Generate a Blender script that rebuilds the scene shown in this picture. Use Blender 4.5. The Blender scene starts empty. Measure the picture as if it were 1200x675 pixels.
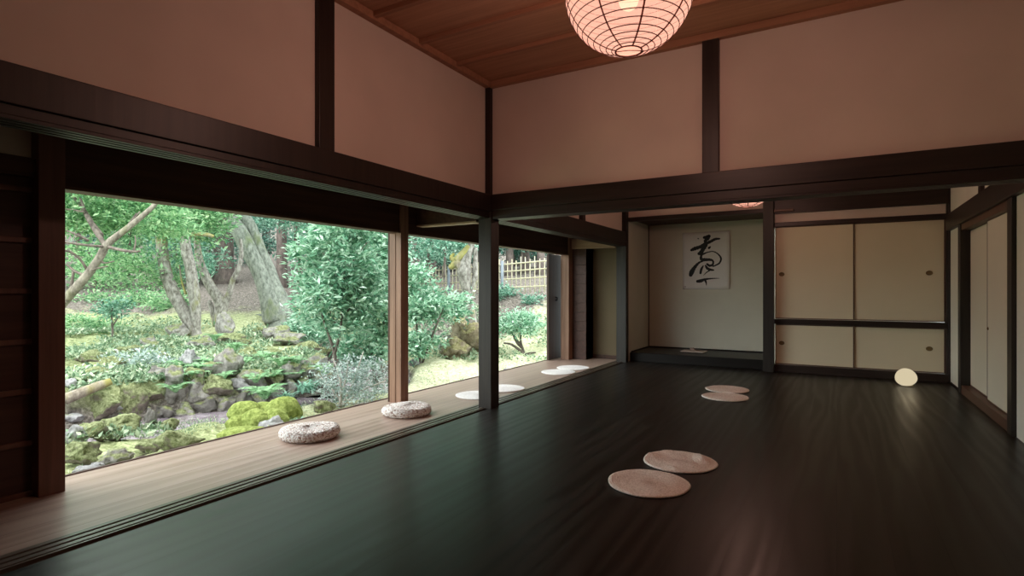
PAPER_GLOW = 0.36
LAMP_A = 30.0
LAMP_B = 20.0
SKY = 6.0
import bpy, math, random
import numpy as np
from mathutils import Vector, noise

C = bpy.context.scene.collection
PI = math.pi

# ------------------------------------------------------------------ photograph calibration (1200 x 675)
F, VA, HZ, H = 653.0, 981.0, 340.0, 1.1
YAW = math.atan((VA - 600) / F)
SN, CS = math.sin(YAW), math.cos(YAW)

def at(u, v, t):
    """world point seen at pixel (u, v) at distance t along the view axis"""
    a = (u - 600) / F; b = (HZ - v) / F
    return np.array([(-SN + a * CS) * t, (CS + a * SN) * t, H + b * t])

# ------------------------------------------------------------------ mesh helpers
class MB:
    def __init__(self):
        self.v = []; self.f = []; self.s = []
    def add(self, vs, fs, smooth=False):
        n = len(self.v)
        self.v.extend([tuple(map(float, p)) for p in vs])
        for f in fs:
            self.f.append(tuple(i + n for i in f)); self.s.append(smooth)
        return self
    def box(self, x0, x1, y0, y1, z0, z1):
        vs = [(x0,y0,z0),(x1,y0,z0),(x1,y1,z0),(x0,y1,z0),(x0,y0,z1),(x1,y0,z1),(x1,y1,z1),(x0,y1,z1)]
        return self.add(vs, [(3,2,1,0),(4,5,6,7),(0,1,5,4),(1,2,6,5),(2,3,7,6),(3,0,4,7)])
    def lathe(self, prof, n=32, cx=0, cy=0, cz=0, smooth=True, caps=True):
        vs = []; fs = []
        for r, z in prof:
            for k in range(n):
                a = 2 * PI * k / n
                vs.append((cx + r * math.cos(a), cy + r * math.sin(a), cz + z))
        m = len(prof)
        for i in range(m - 1):
            for k in range(n):
                k2 = (k + 1) % n
                fs.append((i*n+k, i*n+k2, (i+1)*n+k2, (i+1)*n+k))
        if caps:
            fs.append(tuple(range(n))[::-1]); fs.append(tuple((m-1)*n + k for k in range(n)))
        return self.add(vs, fs, smooth)
    def tube(self, pts, radii, n=8, smooth=True, squash=1.0):
        pts = [np.array(p, float) for p in pts]
        m = len(pts)
        if not hasattr(radii, '__len__'): radii = [radii] * m
        vs = []; fs = []
        ref = np.array([0.31, 0.17, 0.93])
        prev = None
        for i in range(m):
            d = pts[min(i+1, m-1)] - pts[max(i-1, 0)]
            d = d / (np.linalg.norm(d) + 1e-9)
            if prev is None:
                a = np.cross(d, ref)
                if np.linalg.norm(a) < 0.1: a = np.cross(d, [1, 0, 0])
            else:
                a = prev - d * np.dot(prev, d)
            a = a / (np.linalg.norm(a) + 1e-9); prev = a
            b = np.cross(d, a)
            for k in range(n):
                t = 2 * PI * k / n
                vs.append(pts[i] + radii[i] * (math.cos(t) * a + squash * math.sin(t) * b))
        for i in range(m - 1):
            for k in range(n):
                k2 = (k + 1) % n
                fs.append((i*n+k, i*n+k2, (i+1)*n+k2, (i+1)*n+k))
        fs.append(tuple(range(n))[::-1]); fs.append(tuple((m-1)*n + k for k in range(n)))
        return self.add(vs, fs, smooth)
    def build(self, name, mat, parent=None, loc=None, bevel=0.0, local=False):
        me = bpy.data.meshes.new(name)
        vs = self.v
        if loc is not None and not local:
            vs = [(x - loc[0], y - loc[1], z - loc[2]) for x, y, z in vs]
        me.from_pydata(vs, [], self.f); me.update()
        me.polygons.foreach_set('use_smooth', self.s)
        me.materials.append(mat)
        o = bpy.data.objects.new(name, me); C.objects.link(o)
        if parent is not None: o.parent = parent
        elif loc is not None: o.location = loc
        if bevel:
            md = o.modifiers.new('edge', 'BEVEL'); md.width = bevel; md.segments = 2
            md.limit_method = 'ANGLE'
        return o

def np_mesh(name, verts, quads, mat, parent=None, smooth=False):
    verts = np.asarray(verts, np.float32); quads = np.asarray(quads, np.int32)
    me = bpy.data.meshes.new(name)
    k = quads.shape[1]
    me.vertices.add(len(verts)); me.vertices.foreach_set('co', verts.ravel())
    me.loops.add(quads.size); me.loops.foreach_set('vertex_index', quads.ravel())
    me.polygons.add(len(quads))
    me.polygons.foreach_set('loop_start', np.arange(0, quads.size, k, dtype=np.int32))
    me.polygons.foreach_set('loop_total', np.full(len(quads), k, np.int32))
    me.update(calc_edges=True); me.validate()
    me.polygons.foreach_set('use_smooth', np.full(len(me.polygons), smooth))
    me.materials.append(mat)
    o = bpy.data.objects.new(name, me); C.objects.link(o)
    if parent is not None: o.parent = parent
    return o

def tag(o, label=None, cat=None, group=None, kind=None):
    if label: o['label'] = label
    if cat: o['category'] = cat
    if group: o['group'] = group
    if kind: o['kind'] = kind
    return o

def thing(name, label, cat, loc=(0, 0, 0), rz=0.0, group=None):
    o = bpy.data.objects.new(name, None); C.objects.link(o)
    o.location = loc; o.rotation_euler = (0, 0, rz); o.empty_display_size = 0.05
    return tag(o, label, cat, group)

def struct(name, mb, mat, bevel=0.003):
    return tag(mb.build(name, mat, bevel=bevel), kind='structure')

def sbox(name, mat, x0, x1, y0, y1, z0, z1, bevel=0.003):
    return struct(name, MB().box(x0, x1, y0, y1, z0, z1), mat, bevel)

_trim = [0]
def trim(mat, *boxes, bevel=0.004):
    _trim[0] += 1
    m = MB()
    for b in boxes: m.box(*b)
    return struct('trim_%d' % _trim[0], m, mat, bevel)

def copy_tree(o, parent=None):
    c = o.copy(); C.objects.link(c)
    if parent is not None: c.parent = parent
    for ch in list(o.children): copy_tree(ch, c)
    return c

# ------------------------------------------------------------------ materials
def new_mat(name):
    m = bpy.data.materials.new(name); m.use_nodes = True
    nt = m.node_tree
    return m, nt, nt.nodes['Principled BSDF'], nt.nodes['Material Output']

def N(nt, kind, **kw):
    n = nt.nodes.new(kind)
    for k, v in kw.items():
        if k.startswith('i_'):
            n.inputs[k[2:].replace('_', ' ')].default_value = v
        else: setattr(n, k, v)
    return n

def ramp(nt, fac, stops):
    r = nt.nodes.new('ShaderNodeValToRGB'); cr = r.color_ramp
    while len(cr.elements) < len(stops): cr.elements.new(0.5)
    for e, (p, c) in zip(cr.elements, stops):
        e.position = p; e.color = (*c, 1) if len(c) == 3 else c
    nt.links.new(fac, r.inputs[0]); return r.outputs[0]

def objcoord(nt, scale=(1, 1, 1)):
    tc = nt.nodes.new('ShaderNodeTexCoord'); mp = nt.nodes.new('ShaderNodeMapping')
    mp.inputs['Scale'].default_value = scale
    nt.links.new(tc.outputs['Object'], mp.inputs['Vector'])
    return mp.outputs[0]

def bump(nt, height, bsdf, strength=0.3, dist=0.01):
    b = nt.nodes.new('ShaderNodeBump'); b.inputs['Strength'].default_value = strength
    b.inputs['Distance'].default_value = dist
    nt.links.new(height, b.inputs['Height']); nt.links.new(b.outputs[0], bsdf.inputs['Normal'])

def spec(bs, v): bs.inputs['Specular IOR Level'].default_value = v

def wood(name, c0, c1, rough=0.45, grain=(30, 30, 1.2), sp=0.4, bmp=0.15):
    m, nt, bs, out = new_mat(name)
    v = objcoord(nt, grain)
    n1 = N(nt, 'ShaderNodeTexNoise', i_Scale=1.0, i_Detail=5.0, i_Roughness=0.6)
    nt.links.new(v, n1.inputs['Vector'])
    col = ramp(nt, n1.outputs['Fac'], [(0.3, c0), (0.7, c1)])
    nt.links.new(col, bs.inputs['Base Color'])
    bs.inputs['Roughness'].default_value = rough; spec(bs, sp)
    bump(nt, n1.outputs['Fac'], bs, bmp, 0.004)
    return m

def planks(name, c0, c1, width, rough, sp=0.5, axis=0, seam=(0.003, 0.002, 0.002), length=3.6, coat=0.0):
    """boards running along y (axis 0 = boards divided along x)"""
    m, nt, bs, out = new_mat(name)
    L = nt.links
    tc = nt.nodes.new('ShaderNodeTexCoord'); sx = nt.nodes.new('ShaderNodeSeparateXYZ')
    L.new(tc.outputs['Object'], sx.inputs[0])
    across, along = sx.outputs[axis], sx.outputs[1 - axis]
    def M(op, a, b=None, c=None):
        n = nt.nodes.new('ShaderNodeMath'); n.operation = op
        for i, q in enumerate((a, b, c)):
            if q is None: continue
            if isinstance(q, (int, float)): n.inputs[i].default_value = q
            else: L.new(q, n.inputs[i])
        return n.outputs[0]
    d = M('DIVIDE', across, width)
    idx = M('FLOOR', d); fr = M('SUBTRACT', d, idx)
    wn = nt.nodes.new('ShaderNodeTexWhiteNoise'); wn.noise_dimensions = '1D'; L.new(idx, wn.inputs['W'])
    off = M('MULTIPLY', wn.outputs['Value'], 7.3)
    al = M('ADD', along, off)
    cx = nt.nodes.new('ShaderNodeCombineXYZ')
    L.new(M('MULTIPLY', across, 1.0), cx.inputs[0]); L.new(M('MULTIPLY', al, 0.09), cx.inputs[1]); L.new(off, cx.inputs[2])
    # cathedral grain: distorted bands stretched along the board
    wv = N(nt, 'ShaderNodeTexWave', wave_type='BANDS', bands_direction='X', i_Scale=3.2, i_Distortion=11.0, i_Detail=2.5, i_Detail_Scale=1.3)
    L.new(cx.outputs[0], wv.inputs['Vector'])
    nz = N(nt, 'ShaderNodeTexNoise', i_Scale=9.0, i_Detail=6.0, i_Roughness=0.65); L.new(cx.outputs[0], nz.inputs['Vector'])
    g = M('MULTIPLY', M('ADD', wv.outputs['Fac'], nz.outputs['Fac']), 0.5)
    g2 = M('ADD', M('MULTIPLY', g, 0.8), M('MULTIPLY', wn.outputs['Value'], 0.25))
    col = ramp(nt, g2, [(0.2, c0), (0.8, c1)])
    # seams
    e = M('MINIMUM', fr, M('SUBTRACT', 1.0, fr))
    sm = M('LESS_THAN', e, 0.0016 / width)
    bt = M('FRACT', M('DIVIDE', al, length)); bs2 = M('LESS_THAN', bt, 0.0012)
    sm = M('MAXIMUM', sm, bs2)
    mx = N(nt, 'ShaderNodeMix', data_type='RGBA'); L.new(sm, mx.inputs['Factor']); L.new(col, mx.inputs[6]); mx.inputs[7].default_value = (*seam, 1)
    L.new(mx.outputs[2], bs.inputs['Base Color'])
    rr = M('ADD', rough - 0.07, M('MULTIPLY', g, 0.15)); L.new(rr, bs.inputs['Roughness'])
    spec(bs, sp); bs.inputs['Coat Weight'].default_value = coat; bs.inputs['Coat Roughness'].default_value = 0.3
    bump(nt, M('SUBTRACT', M('MULTIPLY', g, 0.25), sm), bs, 0.20, 0.004)
    return m

def plaster(name, c, rough=0.9, var=0.06):
    m, nt, bs, out = new_mat(name)
    v = objcoord(nt)
    n = N(nt, 'ShaderNodeTexNoise', i_Scale=2.0, i_Detail=4.0); nt.links.new(v, n.inputs['Vector'])
    n2 = N(nt, 'ShaderNodeTexNoise', i_Scale=260.0, i_Detail=2.0); nt.links.new(v, n2.inputs['Vector'])
    col = ramp(nt, n.outputs['Fac'], [(0.25, tuple(k * (1 - var) for k in c)), (0.75, tuple(min(1, k * (1 + var)) for k in c))])
    nt.links.new(col, bs.inputs['Base Color']); bs.inputs['Roughness'].default_value = rough; spec(bs, 0.2)
    bump(nt, n2.outputs['Fac'], bs, 0.12, 0.002)
    return m

def plain(name, c, rough=0.6, sp=0.4, metal=0.0):
    m, nt, bs, out = new_mat(name)
    v = objcoord(nt)
    n = N(nt, 'ShaderNodeTexNoise', i_Scale=14.0, i_Detail=4.0); nt.links.new(v, n.inputs['Vector'])
    col = ramp(nt, n.outputs['Fac'], [(0.25, tuple(k * 0.88 for k in c)), (0.75, tuple(min(1, k * 1.1) for k in c))])
    nt.links.new(col, bs.inputs['Base Color'])
    bs.inputs['Roughness'].default_value = rough; spec(bs, sp); bs.inputs['Metallic'].default_value = metal
    return m

M_dark = wood('dark_stained_timber', (0.012, 0.007, 0.006), (0.030, 0.018, 0.014), 0.42, (26, 26, 1.5), 0.4)
M_darkx = wood('dark_stained_timber_cross', (0.012, 0.007, 0.006), (0.032, 0.019, 0.015), 0.42, (1.5, 26, 26), 0.4)
M_post = wood('dark_pillar_timber', (0.014, 0.011, 0.009), (0.034, 0.027, 0.022), 0.5, (26, 26, 1.5), 0.35)
M_brown = wood('brown_cedar', (0.19, 0.105, 0.068), (0.34, 0.20, 0.135), 0.55, (24, 24, 1.2), 0.3)
M_browny = wood('brown_cedar_beam', (0.07, 0.034, 0.021), (0.13, 0.066, 0.042), 0.55, (24, 1.2, 24), 0.3)
M_brownd = wood('dark_cedar_boards', (0.045, 0.022, 0.016), (0.085, 0.042, 0.028), 0.6, (24, 1.2, 24), 0.25)
M_redpost = wood('red_brown_pillar', (0.085, 0.036, 0.025), (0.15, 0.066, 0.045), 0.5, (24, 24, 1.2), 0.35)
M_redboard = wood('red_brown_boards', (0.045, 0.020, 0.015), (0.08, 0.036, 0.026), 0.55, (24, 1.2, 24), 0.3)
M_pale = wood('pale_cedar_lit_edge', (0.30, 0.20, 0.13), (0.42, 0.30, 0.20), 0.55, (1.2, 24, 24), 0.3)
M_track = wood('track_timber', (0.07, 0.055, 0.04), (0.125, 0.10, 0.075), 0.30, (30, 1.2, 30), 0.5)
M_ceil = wood('ceiling_boards', (0.38, 0.19, 0.115), (0.52, 0.28, 0.175), 0.6, (1.1, 22, 22), 0.25)
M_ceilb = wood('ceiling_battens', (0.31, 0.15, 0.09), (0.44, 0.225, 0.138), 0.6, (1.1, 22, 22), 0.25)
M_floor = planks('black_floorboards', (0.007, 0.006, 0.005), (0.022, 0.019, 0.016), 0.20, 0.36, 0.28, length=400)
M_ver = planks('veranda_floorboards', (0.30, 0.205, 0.160), (0.43, 0.32, 0.265), 0.17, 0.36, 0.45, seam=(0.10, 0.06, 0.04), length=400)
M_wall = plaster('cream_plaster', (0.67, 0.565, 0.505))
M_walltoko = plaster('alcove_plaster', (0.56, 0.53, 0.44))
M_wallr = plaster('white_wall_paper', (0.82, 0.82, 0.74))
M_earth = plaster('earthen_wall', (0.15, 0.115, 0.07))
M_fus = plaster('fusuma_paper', (0.72, 0.64, 0.47), 0.8, 0.03)
M_fusr = plaster('door_paper', (0.76, 0.73, 0.61), 0.8, 0.03)
M_edge = plain('lacquer_edge', (0.010, 0.008, 0.007), 0.6, 0.15)
M_edgeb = plain('brown_lacquer_edge', (0.11, 0.055, 0.035), 0.45)
M_brass = plain('aged_brass', (0.17, 0.115, 0.045), 0.5, 0.4, 0.2)
M_tokofloor = plain('alcove_floor_board', (0.024, 0.023, 0.020), 0.45, 0.3)

# ------------------------------------------------------------------ room shell
LX, RX, YB = -2.80, 1.14, 4.38
struct('floor', MB().box(-2.79, 1.20, -2.2, 8.45, -0.12, 0.0), M_floor, 0)
struct('floor_veranda', MB().box(-3.93, -2.985, -2.2, 8.60, -0.10, 0.0), M_ver, 0.002)
# inner track sill with grooves
sbox('trim_floor_gap', M_edge, -2.828, -2.79, -2.2, 8.4, -0.10, -0.022, 0)
m = MB(); m.box(-2.985, -2.828, -2.2, 8.52, -0.10, -0.012)
for a, b in ((-2.985, -2.951), (-2.933, -2.902), (-2.884, -2.853), (-2.84, -2.828)): m.box(a, b, -2.2, 8.49, -0.012, 0.004)
struct('trim_sill_inner', m, M_track, 0.0015)
m = MB(); m.box(-3.955, -3.93, -2.2, 8.3, -0.12, 0.006)
struct('trim_sill_outer', m, M_brownd, 0.002)
sbox('trim_veranda_skirt', M_brownd, -3.93, -3.90, -2.2, 8.3, -0.62, -0.10)
sbox('floor_underside', M_brownd, -3.90, 1.2, -2.2, 8.45, -0.62, -0.58)

# left wall: plaster above the head beam
struct('wall_left', MB().box(-2.90, -2.84, -2.2, 8.2, 1.95, 3.05), M_wall, 0)
trim(M_dark, (-2.90, -2.77, -2.2, 4.36, 1.825, 1.985))                          # frieze rail
m = MB(); m.box(-2.94, -2.785, -2.2, 8.2, 1.785, 1.832)
for a, b in ((-2.94, -2.912), (-2.895, -2.868), (-2.851, -2.824), (-2.807, -2.785)): m.box(a, b, -2.2, 8.2, 1.768, 1.785)
struct('trim_head_track', m, M_dark, 0.0015)
trim(M_dark, (-2.90, -2.775, 4.50, 8.2, 1.825, 1.985))
for y in (-0.05, 2.405):
    trim(M_dark, (-2.90, -2.80, y, y + 0.125, 1.98, 3.05))
trim(M_dark, (-2.90, -2.79, 6.56, 6.66, 1.98, 3.05))
trim(M_post, (-2.905, -2.765, 4.355, 4.495, -0.1, 1.985))                       # corner pillar
trim(M_dark, (-2.87, -2.79, 4.37, 4.45, 1.985, 3.05))
trim(M_post, (-2.93, -2.775, 8.20, 8.32, -0.1, 3.05))                           # rear pillar

# cross beam between the front and the back room
struct('wall_cross', MB().box(-2.84, RX + 0.06, 4.42, 4.48, 1.95, 3.05), M_wall, 0)
trim(M_darkx, (-2.78, RX + 0.06, 4.355, 4.545, 1.84, 1.985))
m = MB(); m.box(-2.78, RX + 0.06, 4.37, 4.53, 1.775, 1.84)
for a, b in ((4.37, 4.395), (4.41, 4.44), (4.455, 4.485), (4.50, 4.53)): m.box(-2.78, RX + 0.06, a, b, 1.758, 1.775)
struct('trim_cross_track', m, M_darkx, 0.0015)
trim(M_dark, (-0.885, -0.765, 4.375, 4.525, 1.98, 3.05))
trim(M_post, (RX - 0.08, RX + 0.06, 4.36, 4.50, 0, 1.76))

# ceilings
struct('ceiling', MB().box(-2.9, RX + 0.1, -2.2, 4.45, 3.04, 3.08), M_ceil, 0)
for y in [2.88 - 0.49 * k for k in range(10, 0, -1)] + [2.88, 3.37, 3.86]:
    trim(M_ceilb, (-2.84, RX, y - 0.02, y + 0.02, 3.005, 3.04))
trim(M_ceilb, (-2.84, -2.785, -2.2, 4.42, 2.985, 3.04)); trim(M_ceilb, (-2.785, RX, 4.365, 4.42, 2.985, 3.04))
struct('ceiling_back', MB().box(-2.9, RX + 0.1, 4.45, 9.5, 3.04, 3.08), M_ceil, 0)
struct('ceiling_veranda', MB().box(-4.3, -2.9, -2.2, 8.7, 2.20, 2.24), M_brownd, 0)
struct('roof', MB().box(-4.45, RX + 0.4, -2.6, 10.2, 3.10, 3.2), M_brownd, 0)

# front-room walls behind the photographer
struct('wall_front', MB().box(-3.93, RX + 0.1, -2.3, -2.2, -0.1, 3.08), M_wall, 0)
struct('wall_right', MB().box(RX + 0.02, RX + 0.1, -2.2, 5.5, 0, 3.05), M_wallr, 0)
trim(M_dark, (RX - 0.03, RX + 0.04, -2.2, 8.3, 1.80, 1.985))
# right wall of the back room
struct('wall_right_rear', MB().box(RX + 0.02, RX + 0.1, 5.5, 8.4, 1.95, 3.05).box(RX + 0.02, RX + 0.1, 7.6, 8.4, 0, 1.9), M_wallr, 0)
for y in (5.50, 7.52): trim(M_post, (RX - 0.01, RX + 0.12, y, y + 0.13, 0, 1.81))
trim(M_dark, (RX - 0.01, RX + 0.1, 6.55, 6.65, 1.98, 3.05)); trim(M_dark, (RX + 0.0, RX + 0.1, 8.31, 8.36, 0, 3.05))
trim(M_edgeb, (RX + 0.0, RX + 0.12, 5.63, 7.52, 0.0, 0.09)); trim(M_edgeb, (RX + 0.0, RX + 0.12, 5.63, 7.52, 1.735, 1.80))
sbox('wall_right_outer', M_wallr, RX + 0.13, RX + 0.16, 5.4, 7.7, 0, 2.0, 0)
sbox('baseboard_right', M_edge, RX + 0.0, RX + 0.03, 7.65, 8.28, 0, 0.018)

def fusuma(name, label, axis, a0, a1, z0, z1, d, mat, edge, pull, group=None, pz=None, face=1, stile=0.014, bottom=0.02):
    """sliding paper door; axis 'x': spans x in the plane y=d facing -y; 'y': spans y in the plane x=d facing -x"""
    base = ((a0 + a1) / 2, d, z0) if axis == 'x' else (d, (a0 + a1) / 2, z0)
    t = thing(name, label, 'sliding door', base, 0, group)
    w = (a1 - a0) / 2; h = z1 - z0; th = 0.022
    def B(m, u0, u1, q0, q1, w0, w1):
        if axis == 'x': m.box(u0, u1, q0, q1, w0, w1)
        else: m.box(q0, q1, u0, u1, w0, w1)
    m = MB(); B(m, -w + stile * .5, w - stile * .5, 0.002, th - 0.002, 0.004, h - 0.004); m.build('paper_panel', mat, t)
    m = MB()
    B(m, -w, -w + stile, 0, th, 0, h); B(m, w - stile, w, 0, th, 0, h)
    B(m, -w + stile, w - stile, 0, th, 0, bottom * .6); B(m, -w + stile, w - stile, 0, th, h - bottom * .6, h)
    m.build('frame', edge, t, bevel=0.002)
    if pull is not None:
        m = MB()
        prof = [(0.001, 0.0008), (0.021, 0.001), (0.026, 0.003), (0.030, 0.0055), (0.034, 0.004), (0.035, -0.002)]
        n = 24; vs = []; fs = []
        for r, q in prof:
            r = r * (0.5 if axis == 'y' else 1.0)
            for k in range(n):
                an = 2 * PI * k / n
                p = pull - (a0 + a1) / 2 + r * math.cos(an); zz = pz - z0 + r * 0.8 * math.sin(an)
                vs.append((p, -q, zz) if axis == 'x' else (-q, p, zz))
        for i in range(len(prof) - 1):
            for k in range(n):
                k2 = (k + 1) % n; fs.append((i*n+k, i*n+k2, (i+1)*n+k2, (i+1)*n+k))
        fs.append(tuple(range(n))[::-1])
        m.add(vs, fs, True); m.build('finger_pull', M_brass, t)
    return t

fusuma('sliding_door', 'narrow cream sliding door panel in right wall, half behind its neighbour', 'y', 6.58, 7.53, 0.092, 1.738, RX + 0.075, M_fusr, M_edgeb, None)
fusuma('sliding_door', 'wide cream sliding door panel in right wall, nearer the camera', 'y', 5.62, 6.60, 0.092, 1.738, RX + 0.045, M_fusr, M_edgeb, 6.56, pz=0.75)

# closet front
CY = 8.35
trim(M_darkx, (-0.735, RX, CY - 0.05, CY + 0.1, 0.0, 0.098))
trim(M_darkx, (-0.735, RX, CY - 0.03, CY + 0.1, 0.642, 0.712))
trim(M_darkx, (-0.735, RX, CY - 0.04, CY + 0.1, 1.955, 2.012))
struct('wall_back_closet', MB().box(-0.735, RX, CY + 0.0, CY + 0.05, 2.0, 3.05), M_wall, 0)
trim(M_darkx, (-0.735, RX, CY - 0.05, CY + 0.0, 2.13, 2.62))
trim(M_edgeb, (-0.735, -0.50, CY - 0.11, CY - 0.05, 2.15, 2.18))
sbox('wall_closet_rear', M_wall, -0.735, RX, 9.2, 9.25, 0, 2.05, 0)
trim(M_dark, (RX - 0.02, RX + 0.02, CY - 0.03, CY + 0.1, 0, 3.05))
fusuma('sliding_door', 'tall cream upper closet door with brass pull near its left edge', 'x', -0.73, 0.19, 0.715, 1.955, CY + 0.0, M_fus, M_edgeb, -0.648, pz=1.315)
fusuma('sliding_door', 'tall cream upper closet door with brass pull near its right edge', 'x', 0.175, RX - 0.02, 0.715, 1.955, CY + 0.025, M_fus, M_edgeb, 0.965, pz=1.308)
fusuma('sliding_door', 'low cream closet door under the left upper door', 'x', -0.73, 0.19, 0.10, 0.64, CY + 0.0, M_fus, M_edgeb, -0.648, pz=0.385)
fusuma('sliding_door', 'low cream closet door behind the glowing egg lamp', 'x', 0.175, RX - 0.02, 0.10, 0.64, CY + 0.025, M_fus, M_edgeb, 0.965, pz=0.39)

# alcove (tokonoma)
trim(M_post, (-0.865, -0.735, 8.20, 8.33, 0, 3.05))
struct('floor_alcove', MB().box(-2.80, -0.735, 8.45, 9.45, 0.02, 0.13), M_tokofloor, 0.003)
trim(M_edge, (-2.80, -0.735, 8.40, 8.45, 0.0, 0.132))
struct('wall_alcove_back', MB().box(-2.90, -0.70, 9.40, 9.46, 0.1, 2.25), M_walltoko, 0)
struct('wall_alcove_left', MB().box(-2.86, -2.78, 8.31, 9.45, -0.02, 3.05), M_walltoko, 0)
struct('wall_alcove_right', MB().box(-0.78, -0.735, 8.36, 9.45, 0.1, 3.05), M_walltoko, 0)
struct('ceiling_alcove', MB().box(-2.86, -0.735, 8.36, 9.45, 2.20, 2.23), M_brownd, 0)
trim(M_darkx, (-2.78, -0.80, 8.30, 8.38, 2.155, 2.215))
struct('wall_above_alcove', MB().box(-2.78, -0.80, 8.33, 8.37, 2.21, 3.05), M_wall, 0)
trim(M_edge, (-2.78, -0.74, 9.385, 9.40, 0.13, 0.15)); trim(M_edge, (-2.78, -2.765, 8.45, 9.39, 0.13, 0.15))
trim(M_dark, (-2.785, -2.77, 9.375, 9.40, 0.13, 2.20))

# veranda outer side: pillars, lintel, boarded ends
trim(M_redpost, (-3.78, -3.65, 1.284, 1.404, -0.02, 2.2))
trim(M_brown, (-3.80, -3.655, 4.126, 4.235, -0.02, 2.2), (-3.725, -3.722, 4.121, 4.13, 0, 1.66))
trim(M_brownd, (-3.825, -3.80, 4.126, 4.235, -0.02, 2.2))
trim(M_brown, (-3.80, -3.66, 8.05, 8.2, -0.02, 2.2))
trim(M_browny, (-3.79, -3.66, 1.40, 8.06, 1.655, 1.672), bevel=0.002)
trim(M_brownd, (-3.80, -3.672, 1.40, 8.06, 1.672, 2.20))
trim(M_brownd, (-3.66, -2.94, 4.37, 4.47, 1.752, 2.20)); trim(M_pale, (-3.66, -2.94, 4.362, 4.47, 1.738, 1.754), bevel=0.002)  # thin pale strip paints the lit underside of the veranda beam
trim(M_pale, (-3.66, -2.93, 8.15, 8.25, 1.755, 1.91))
trim(M_brownd, (-3.66, -2.93, 8.17, 8.25, 1.91, 2.20))
# boarded wall on the near left, with battens
m = MB(); m.box(-3.80, -3.74, -2.2, 1.29, -0.02, 1.70)
struct('wall_left_boards', m, M_redboard, 0)
for z in (0.0, 0.27, 0.545, 0.81, 1.08, 1.35, 1.62):
    trim(M_redpost, (-3.74, -3.722, -2.2, 1.285, z, z + 0.03))
trim(M_brownd, (-3.80, -3.68, -2.2, 1.29, 1.70, 1.80))
struct('wall_left_upper', MB().box(-3.80, -3.74, -2.2, 1.29, 1.80, 2.2), M_wall, 0)
# veranda end
struct('wall_veranda_end', MB().box(-3.45, -2.90, 8.50, 8.56, 0, 2.2), M_earth, 0)
m = MB(); m.box(-3.78, -3.43, 8.215, 8.52, 0, 1.9)
for k in range(12): m.box(-3.78, -3.43, 8.20 + 0.004 * (k % 2), 8.52, k * 0.15, k * 0.15 + 0.147)
struct('wall_veranda_boards', m, M_redboard, 0.002)
sbox('baseboard_veranda', M_brownd, -3.43, -2.93, 8.485, 8.50, 0, 0.06)

# ------------------------------------------------------------------ interior things
def sand(name, c0, c1, scale=42.0, rough=0.8):
    m, nt, bs, out = new_mat(name)
    v = objcoord(nt, (1, 1, 1))
    n = N(nt, 'ShaderNodeTexNoise', i_Scale=scale, i_Detail=4.0, i_Roughness=0.6); nt.links.new(v, n.inputs['Vector'])
    col = ramp(nt, n.outputs['Fac'], [(0.3, c0), (0.62, c1)])
    nt.links.new(col, bs.inputs['Base Color']); bs.inputs['Roughness'].default_value = rough; spec(bs, 0.25)
    bump(nt, n.outputs['Fac'], bs, 0.4, 0.004)
    return m
M_straw = sand('woven_straw', (0.58, 0.51, 0.44), (0.88, 0.83, 0.76), 110.0)
m_, nt_, bs_, out_ = new_mat('braided_rush')
v_ = objcoord(nt_, (1, 1, 1.3))
vo_ = N(nt_, 'ShaderNodeTexVoronoi', i_Scale=62.0, i_Randomness=0.85); nt_.links.new(v_, vo_.inputs['Vector'])
col_ = ramp(nt_, vo_.outputs['Distance'], [(0.40, (0.93, 0.91, 0.89)), (0.62, (0.72, 0.62, 0.57)), (0.85, (0.30, 0.19, 0.15))])
nt_.links.new(col_, bs_.inputs['Base Color']); bs_.inputs['Roughness'].default_value = 0.8; spec(bs_, 0.25)
inv_ = N(nt_, 'ShaderNodeMath', operation='SUBTRACT'); inv_.inputs[0].default_value = 1.0; nt_.links.new(vo_.outputs['Distance'], inv_.inputs[1])
bump(nt_, inv_.outputs[0], bs_, 0.9, 0.012)
M_puff = m_

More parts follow.
